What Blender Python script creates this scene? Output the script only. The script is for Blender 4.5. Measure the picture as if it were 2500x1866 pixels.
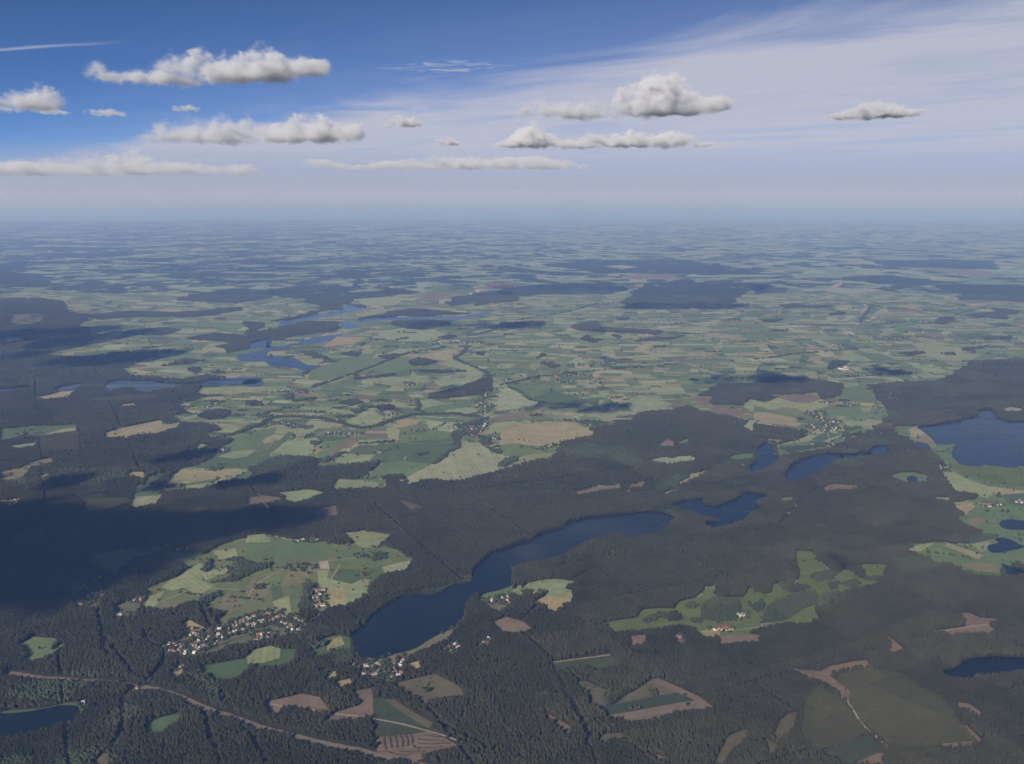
# Aerial view over a wooded lake district: long lake, pine forest, farmland, cumulus, haze.
# 1 unit = 1 metre, ground at z = 0, +Y is the direction of flight view.
import bpy, bmesh, math, random
import numpy as np
from mathutils import Vector, noise as mnoise
from mathutils.geometry import tessellate_polygon

for o in list(bpy.data.objects):
    bpy.data.objects.remove(o)
scene = bpy.context.scene
COL = scene.collection
rnd = random.Random(11)
nrng = np.random.default_rng(7)

# ---------------------------------------------------------------- camera
CAM_Z = 1600.0
PITCH = math.atan((933 - 480) / 2452.6)
cam_data = bpy.data.cameras.new('camera')
cam = bpy.data.objects.new('camera', cam_data)
COL.objects.link(cam)
cam.location = (0, 0, CAM_Z)
cam.rotation_euler = (math.pi / 2 - PITCH, 0, 0)
cam_data.sensor_width = 36
cam_data.lens = 36 * 2452.6 / 2500
cam_data.clip_start = 5
cam_data.clip_end = 400000
scene.camera = cam

# ---------------------------------------------------------------- light and exposure
SUN_EL = math.radians(26.4)
SUN_AZ = math.radians(22.7 + 180)      # clockwise from +Y, behind the viewer to the left
SUN_DIR = Vector((math.sin(SUN_AZ) * math.cos(SUN_EL), math.cos(SUN_AZ) * math.cos(SUN_EL), math.sin(SUN_EL)))
sun_data = bpy.data.lights.new('sun', 'SUN')
sun_data.energy = 5.0
sun_data.angle = math.radians(0.53)
sun_data.color = (1.0, 0.95, 0.88)
sun = bpy.data.objects.new('sun', sun_data)
COL.objects.link(sun)
sun.rotation_euler = (-SUN_DIR).to_track_quat('-Z', 'Y').to_euler()
sun.location = (0, -500, 9000)

scene.view_settings.view_transform = 'Standard'
scene.view_settings.look = 'None'
scene.view_settings.exposure = 0.18
scene.view_settings.gamma = 1.0
scene.view_settings.use_curve_mapping = False
cy = scene.cycles
cy.max_bounces = 8
cy.diffuse_bounces = 2
cy.glossy_bounces = 2
cy.transmission_bounces = 2
cy.volume_bounces = 4
cy.transparent_max_bounces = 8
cy.use_denoising = True
cy.sample_clamp_indirect = 6.0


# ---------------------------------------------------------------- shader helper
class S:
    """thin wrapper: arithmetic on sockets adds Math nodes"""
    nt = None

    def __init__(self, sock):
        self.s = sock

    @staticmethod
    def math(op, *a, clamp=False):
        n = S.nt.nodes.new('ShaderNodeMath')
        n.operation = op
        n.use_clamp = clamp
        for i, v in enumerate(a):
            if isinstance(v, S):
                S.nt.links.new(v.s, n.inputs[i])
            else:
                n.inputs[i].default_value = v
        return S(n.outputs[0])

    def __add__(self, o): return S.math('ADD', self, o)
    def __radd__(self, o): return S.math('ADD', o, self)
    def __sub__(self, o): return S.math('SUBTRACT', self, o)
    def __rsub__(self, o): return S.math('SUBTRACT', o, self)
    def __mul__(self, o): return S.math('MULTIPLY', self, o)
    def __rmul__(self, o): return S.math('MULTIPLY', o, self)
    def __truediv__(self, o): return S.math('DIVIDE', self, o)
    def __rtruediv__(self, o): return S.math('DIVIDE', o, self)


def smooth(x, a, b):
    n = S.nt.nodes.new('ShaderNodeMapRange')
    n.interpolation_type = 'SMOOTHSTEP'
    S.nt.links.new(x.s, n.inputs['Value'])
    n.inputs['From Min'].default_value = a
    n.inputs['From Max'].default_value = b
    return S(n.outputs[0])


def xyz(sock):
    n = S.nt.nodes.new('ShaderNodeSeparateXYZ')
    S.nt.links.new(sock, n.inputs[0])
    return [S(o) for o in n.outputs]


def vec(x, y, z):
    n = S.nt.nodes.new('ShaderNodeCombineXYZ')
    for i, v in enumerate((x, y, z)):
        if isinstance(v, S):
            S.nt.links.new(v.s, n.inputs[i])
        else:
            n.inputs[i].default_value = v
    return n.outputs[0]


def noise_tex(v, scale, detail=3.0, rough=0.5, dist=0.0):
    n = S.nt.nodes.new('ShaderNodeTexNoise')
    S.nt.links.new(v, n.inputs['Vector'])
    n.inputs['Scale'].default_value = scale
    n.inputs['Detail'].default_value = detail
    n.inputs['Roughness'].default_value = rough
    n.inputs['Distortion'].default_value = dist
    return S(n.outputs['Fac'])


def mixc(f, a, b, mode='MIX'):
    n = S.nt.nodes.new('ShaderNodeMix')
    n.data_type = 'RGBA'
    n.blend_type = mode
    for sock, v in ((n.inputs[0], f), (n.inputs[6], a), (n.inputs[7], b)):
        if isinstance(v, S):
            S.nt.links.new(v.s, sock)
        elif hasattr(v, 'is_linked'):
            S.nt.links.new(v, sock)
        elif isinstance(v, (int, float)):
            sock.default_value = v
        else:
            sock.default_value = (*v, 1)
    return n.outputs[2]


def scale_col(c, f):
    n = S.nt.nodes.new('ShaderNodeVectorMath')
    n.operation = 'SCALE'
    S.nt.links.new(c, n.inputs[0])
    S.nt.links.new(f.s, n.inputs['Scale'])
    return n.outputs[0]


# ---------------------------------------------------------------- sky
world = bpy.data.worlds.new('World')
scene.world = world
world.use_nodes = True
nt = world.node_tree
S.nt = nt
nt.nodes.clear()
sky = nt.nodes.new('ShaderNodeTexSky')
sky.sky_type = 'NISHITA'
sky.sun_disc = False
sky.sun_elevation = SUN_EL
sky.sun_rotation = SUN_AZ
sky.altitude = 1600
sky.air_density = 0.35
sky.dust_density = 0.0
sky.ozone_density = 7.0
tc = nt.nodes.new('ShaderNodeTexCoord')
dx, dy, dz = xyz(tc.outputs['Generated'])
zc = S.math('MAXIMUM', dz, 0.015)
px, py = dx / zc, dy / zc                      # point where the view ray meets the cirrus layer (units of its height)
pv = vec(px, py, 0.0)
# one veil of high cloud, edge running across the sky, drawn out in streaks
along = px * 0.57 - py * 0.82
across = px * 0.825 + py * 0.566
sv = vec(along * 0.34, across * 0.62, 0.0)
n1 = noise_tex(sv, 0.9, 6, 0.6, 0.6)
n2 = noise_tex(vec(along * 0.5, across * 2.2, 3.0), 0.8, 5, 0.62, 0.4)
edge = across - 4.25 + (n1 - 0.5) * 3.2
thin = smooth(across + (n1 - 0.5) * 3.0, 1.6, 5.6) * 0.17
veil = smooth(edge, -0.5, 2.2) * (0.66 + 0.45 * smooth(n1 * 0.8 + n2 * 0.2, 0.28, 0.70))
# a ragged tuft of brighter cirrus
tu = px + 0.5
tv = py - 8.2
tuft = smooth(S.math('SQRT', tu * tu * 2.0 + tv * tv * 4.0), 1.15, 0.25) * smooth(noise_tex(vec(px * 1.6, py * 2.2, 1.0), 2.6, 6, 0.68, 0.9), 0.42, 0.64)
# an old contrail
cl = (px + 3.54) * 0.934 - (py - 7.25) * 0.356
ca = (py - 7.25) * 0.934 + (px + 3.54) * 0.356
trail = smooth(S.math('ABSOLUTE', ca + (noise_tex(pv, 1.3, 3) - 0.5) * 0.14), 0.085, 0.0) * smooth(cl, 1.25, 0.2) * 0.5
cirrus = S.math('MINIMUM', S.math('MAXIMUM', S.math('MAXIMUM', S.math('MAXIMUM', veil, thin), tuft * 0.75), trail), 0.92) * smooth(dz, 0.0, 0.05)
low = smooth(dz + (n1 - 0.5) * 0.012, 0.055, 0.004) * 0.9          # far haze painted into the sky colour along the horizon
skycol = mixc(cirrus, sky.outputs[0], (6.0, 6.1, 7.2))
skycol = mixc(low, skycol, mixc(smooth(dz, 0.03, -0.008), (4.8, 4.75, 5.5), mixc(smooth(dz, 0.004, -0.022), (4.5, 4.6, 5.9), (0.85, 1.35, 2.9))))  # haze tints, darkened at the bottom so the sky blends into the ground edge
bg = nt.nodes.new('ShaderNodeBackground')
nt.links.new(skycol, bg.inputs['Color'])
bg.inputs['Strength'].default_value = 0.076
wo = nt.nodes.new('ShaderNodeOutputWorld')
nt.links.new(bg.outputs[0], wo.inputs['Surface'])


# ---------------------------------------------------------------- surveyed outlines, metres on the ground
LAKES=[["long curved lake",[[-569,3385],[-588,3445],[-604,3480],[-588,3523],[-574,3552],[-561,3597],[-545,3658],[-507,3770],[-474,3820],[-439,3871],[-386,3879],[-318,3871],[-280,3914],[-250,3977],[-209,3995],[-169,4023],[-176,4108],[-154,4206],[-127,4288],[-99,4352],[-18,4450],[51,4518],[113,4572],[124,4629],[190,4685],[261,4737],[281,4793],[338,4851],[399,4890],[485,4917],[617,4958],[661,4972],[748,4986],[784,4944],[820,4851],[747,4698],[697,4629],[636,4585],[577,4556],[503,4604],[462,4580],[402,4534],[336,4464],[276,4375],[204,4289],[129,4247],[55,4207],[8,4160],[1,4085],[1,3986],[-44,3930],[-84,3904],[-129,3868],[-162,3843],[-178,3759],[-181,3672],[-208,3578],[-254,3518],[-298,3461],[-330,3405],[-384,3351],[-417,3331],[-460,3298],[-507,3305],[-544,3318]]],["forked lake",[[834,5074],[905,5157],[977,5193],[1030,5217],[1018,5128],[1031,5082],[1054,5064],[1113,5099],[1172,5172],[1230,5232],[1255,5303],[1303,5315],[1368,5284],[1391,5235],[1314,5143],[1293,5085],[1302,5018],[1222,4936],[1189,4861],[1128,4779],[1049,4715],[978,4682],[948,4734],[979,4812],[1048,4825],[1040,4831],[980,4857],[939,4911],[917,4980]]],["pond",[[1684,6480],[1698,6440],[1691,6347],[1658,6176],[1575,6106],[1543,6151],[1580,6283],[1631,6396]]],["pond",[[1537,6104],[1581,6128],[1661,6140],[1615,5933],[1510,5784],[1408,5688],[1406,5757],[1426,5852],[1463,5922],[1496,5965]]],["lake",[[1597,5677],[1656,5838],[1720,5937],[1797,6024],[1870,6092],[1947,6143],[2010,6174],[2093,6143],[2016,6002],[1946,5923],[1899,5868],[1849,5771],[1791,5679],[1668,5572],[1587,5533],[1575,5577]]],["lake",[[2091,6149],[2194,6168],[2279,6202],[2241,6094],[2155,6058],[2030,6010]]],["pond",[[2614,6405],[2691,6466],[2729,6420],[2702,6307],[2632,6281]]],["pond",[[2251,6145],[2302,6267],[2331,6315],[2368,6354],[2409,6380],[2443,6364],[2420,6283],[2380,6154],[2321,6115],[2283,6118]]],["big lake",[[3563,7487],[3666,7510],[3590,7271],[3592,7106],[3742,7106],[4074,7147],[4226,6949],[3993,6480],[3712,6070],[3341,5810],[3101,5894],[3020,5824],[2923,5866],[2869,5894],[2813,5852],[2728,5908],[2741,6041],[2804,6220],[2915,6403],[2865,6402],[2791,6418],[2819,6582],[2846,6795],[2859,6910],[3012,6988],[3132,7066],[3247,7127],[3391,7229],[3484,7356]]],["pond",[[2285,5617],[2315,5646],[2331,5651],[2339,5625],[2338,5594],[2296,5511],[2270,5498],[2256,5519]]],["lake",[[1479,3216],[1511,3226],[1540,3241],[1570,3269],[1597,3292],[1652,3311],[1708,3317],[1806,3307],[1900,3304],[1973,3279],[1933,3210],[1842,3198],[1743,3185],[1658,3168],[1597,3156],[1535,3144],[1492,3144],[1471,3162]]],["pond",[[2429,4799],[2499,4851],[2569,4830],[2654,4812],[2577,4666],[2493,4682],[2410,4703]]],["pond",[[2292,4553],[2350,4577],[2373,4495],[2376,4442],[2272,4386],[2189,4371],[2216,4466],[2284,4502]]],["pond",[[2169,4230],[2186,4206],[2217,4150],[2260,4123],[2186,4069],[2106,4073],[2142,4156]]],["lake",[[-1744,2924],[-1611,2919],[-1562,2924],[-1514,2935],[-1476,2953],[-1440,2966],[-1387,2966],[-1366,2935],[-1362,2886],[-1368,2865],[-1412,2827],[-1472,2793],[-1534,2769],[-1650,2754]]],["lake",[[-3524,8550],[-3529,8726],[-3400,8786],[-3173,8726],[-2972,8608],[-2803,8579],[-2696,8756],[-2560,8847],[-2349,8878],[-2243,8847],[-2220,8584],[-2416,8526],[-2619,8497],[-2759,8440],[-2877,8328],[-2994,8220],[-3086,8192],[-3218,8356],[-3310,8328],[-3350,8220],[-3427,8333]]],["lake",[[-3878,8326],[-3858,8493],[-3781,8608],[-3699,8565],[-3670,8301],[-3757,8220]]],["lake",[[-4397,8353],[-4237,8408],[-4152,8493],[-4089,8274],[-4192,8192],[-4309,8183]]],["winding lake",[[-2810,10199],[-2702,10364],[-2639,10577],[-2672,10798],[-2749,11173],[-2710,11124],[-2637,10817],[-2493,10798],[-2430,10936],[-2412,10610],[-2511,10477],[-2542,10336],[-2487,10079],[-2400,10159],[-2286,10040],[-2183,9962],[-2024,9662],[-1859,9483],[-1911,9222],[-2061,9393],[-2291,9484],[-2438,9755],[-2547,9753],[-2715,9847]]],["lake",[[-2372,11173],[-2278,11470],[-2147,11677],[-1998,11730],[-2045,11262],[-2190,11018],[-2303,10906]]],["pond",[[-2191,12707],[-2139,12960],[-1989,12707],[-1934,12302],[-2070,12255]]],["lake",[[-2423,14391],[-2477,15053],[-2385,15053],[-2248,14748],[-2130,14683],[-2214,14177],[-2327,14023]]],["river",[[-2995,12960],[-2852,13498],[-2602,13930],[-2397,14234],[-2332,13898],[-2524,13509],[-2756,13032],[-2894,12586]]],["river",[[-2036,13223],[-1698,13498],[-1283,13470],[-994,13812],[-921,13470],[-666,13639],[-394,14080],[-226,14312],[-384,13701],[-645,13205],[-892,13045],[-961,13342],[-1248,13097],[-1652,13124],[-1951,12876]]],["pond",[[-2354,8737],[-2304,8797],[-2195,8707],[-2170,8479],[-2250,8422],[-2344,8578]]],["inlet",[[-2913,11029],[-2866,11221],[-2759,11369],[-2598,10688],[-2656,10695],[-2777,10607]]]]
FARMLAND=[[-2170,8550],[-2431,8579],[-2671,8493],[-2608,8154],[-2467,7985],[-2611,7670],[-2446,7391],[-2523,7263],[-2422,7106],[-2470,6949],[-2381,6972],[-2229,7042],[-2085,6909],[-2028,6798],[-2106,6688],[-1996,6489],[-1894,6557],[-1864,6480],[-1902,6220],[-1966,6148],[-1851,6098],[-1909,5866],[-1980,5811],[-1975,5730],[-1977,5524],[-1926,5295],[-1688,5372],[-1653,5486],[-1479,5594],[-1604,5857],[-1525,5841],[-1453,6103],[-1272,6043],[-1175,6009],[-1211,5886],[-1127,5827],[-964,5911],[-905,5911],[-801,5967],[-846,5703],[-898,5574],[-1011,5579],[-1008,5365],[-840,5377],[-706,5382],[-723,5634],[-630,5628],[-589,5437],[-515,5536],[-391,5557],[-301,5574],[-292,5536],[-225,5587],[-86,5718],[-72,5718],[52,5891],[242,6037],[306,6283],[322,6455],[571,6630],[528,6831],[686,6886],[802,7083],[861,7064],[889,7226],[1013,7412],[1204,7455],[1361,7610],[1416,7398],[1618,7226],[1674,7076],[1624,6573],[1749,6422],[1991,6617],[1714,6347],[1662,6088],[2040,6274],[2193,6452],[2272,6644],[2482,6773],[2689,6918],[2788,7229],[2863,7532],[2922,7910],[3031,8271],[3049,8476],[3482,8618],[3697,8647],[4032,9025],[4085,9148],[4544,9764],[5095,9872],[6058,9881],[17000,28261],[7374,30878],[-367,30180],[-7768,29512],[-14312,28261],[-16019,28261],[-9117,15957],[-8080,15827],[-7592,16022],[-6952,15542],[-6226,14044],[-5837,13766],[-5418,12463],[-5236,12319],[-4745,11270],[-4673,10709],[-4828,10188],[-4309,10028],[-3967,10439],[-3550,10575],[-3645,9962],[-3666,9310],[-3467,8966],[-2919,8778],[-2777,9029],[-2596,8902],[-2493,8809],[-2214,8778]]
POCKETS=[["g2",[[-1451,3730],[-1478,3871],[-1521,3923],[-1466,4023],[-1440,4069],[-1407,4166],[-1476,4226],[-1542,4269],[-1646,4417],[-1615,4484],[-1501,4417],[-1399,4330],[-1378,4439],[-1293,4553],[-1176,4619],[-1068,4548],[-999,4530],[-915,4542],[-823,4461],[-740,4473],[-817,4636],[-729,4661],[-579,4612],[-608,4459],[-557,4428],[-436,4278],[-466,4142],[-537,4084],[-596,3967],[-581,3866],[-662,3763],[-728,3730],[-727,3690],[-764,3714],[-813,3730],[-829,3743],[-831,3630],[-850,3574],[-900,3658],[-984,3658],[-1012,3574],[-1087,3508],[-1145,3597],[-1113,3681],[-1201,3723],[-1241,3814],[-1306,3746],[-1368,3682]]],["g",[[2687,6910],[2874,6949],[2865,6798],[2836,6583],[2827,6463],[2926,6430],[2789,6186],[2753,6068],[2762,5951],[2834,5894],[2944,5908],[3042,5866],[3463,5894],[2887,4867],[2631,4850],[2308,4869],[2295,4982],[2339,5140],[2456,5140],[2546,5252],[2502,5275],[2425,5298],[2472,5500],[2539,5757],[2601,5784],[2622,5922],[2659,6134],[2695,6263],[2644,6452],[2667,6554],[2630,6670]]],["g",[[2232,4850],[2331,4922],[2336,5128],[2470,5172],[2595,5309],[3139,5309],[2481,4135],[2242,4182],[2158,4211],[2078,4056],[1985,4055],[1937,4122],[1963,4182],[1891,4182],[1842,4222],[1857,4295],[1792,4376],[1884,4473],[1995,4518],[2123,4473],[2272,4647],[2241,4723]]],["gv",[[351,3604],[482,3650],[505,3729],[579,3745],[642,3734],[667,3803],[769,3854],[792,3941],[836,3959],[836,3854],[936,3854],[991,3959],[994,3897],[1035,3871],[1089,3923],[1114,3995],[1205,4023],[1245,4142],[1288,4373],[1377,4395],[1356,4247],[1381,4186],[1385,4108],[1408,4088],[1448,4147],[1477,4127],[1469,4060],[1494,4032],[1572,3998],[1406,3917],[1312,3836],[1209,3718],[1191,3737],[1182,3624],[1106,3581],[1046,3589],[940,3544],[883,3508],[801,3469],[696,3498],[686,3541],[641,3571],[541,3533],[379,3512]]]]
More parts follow.
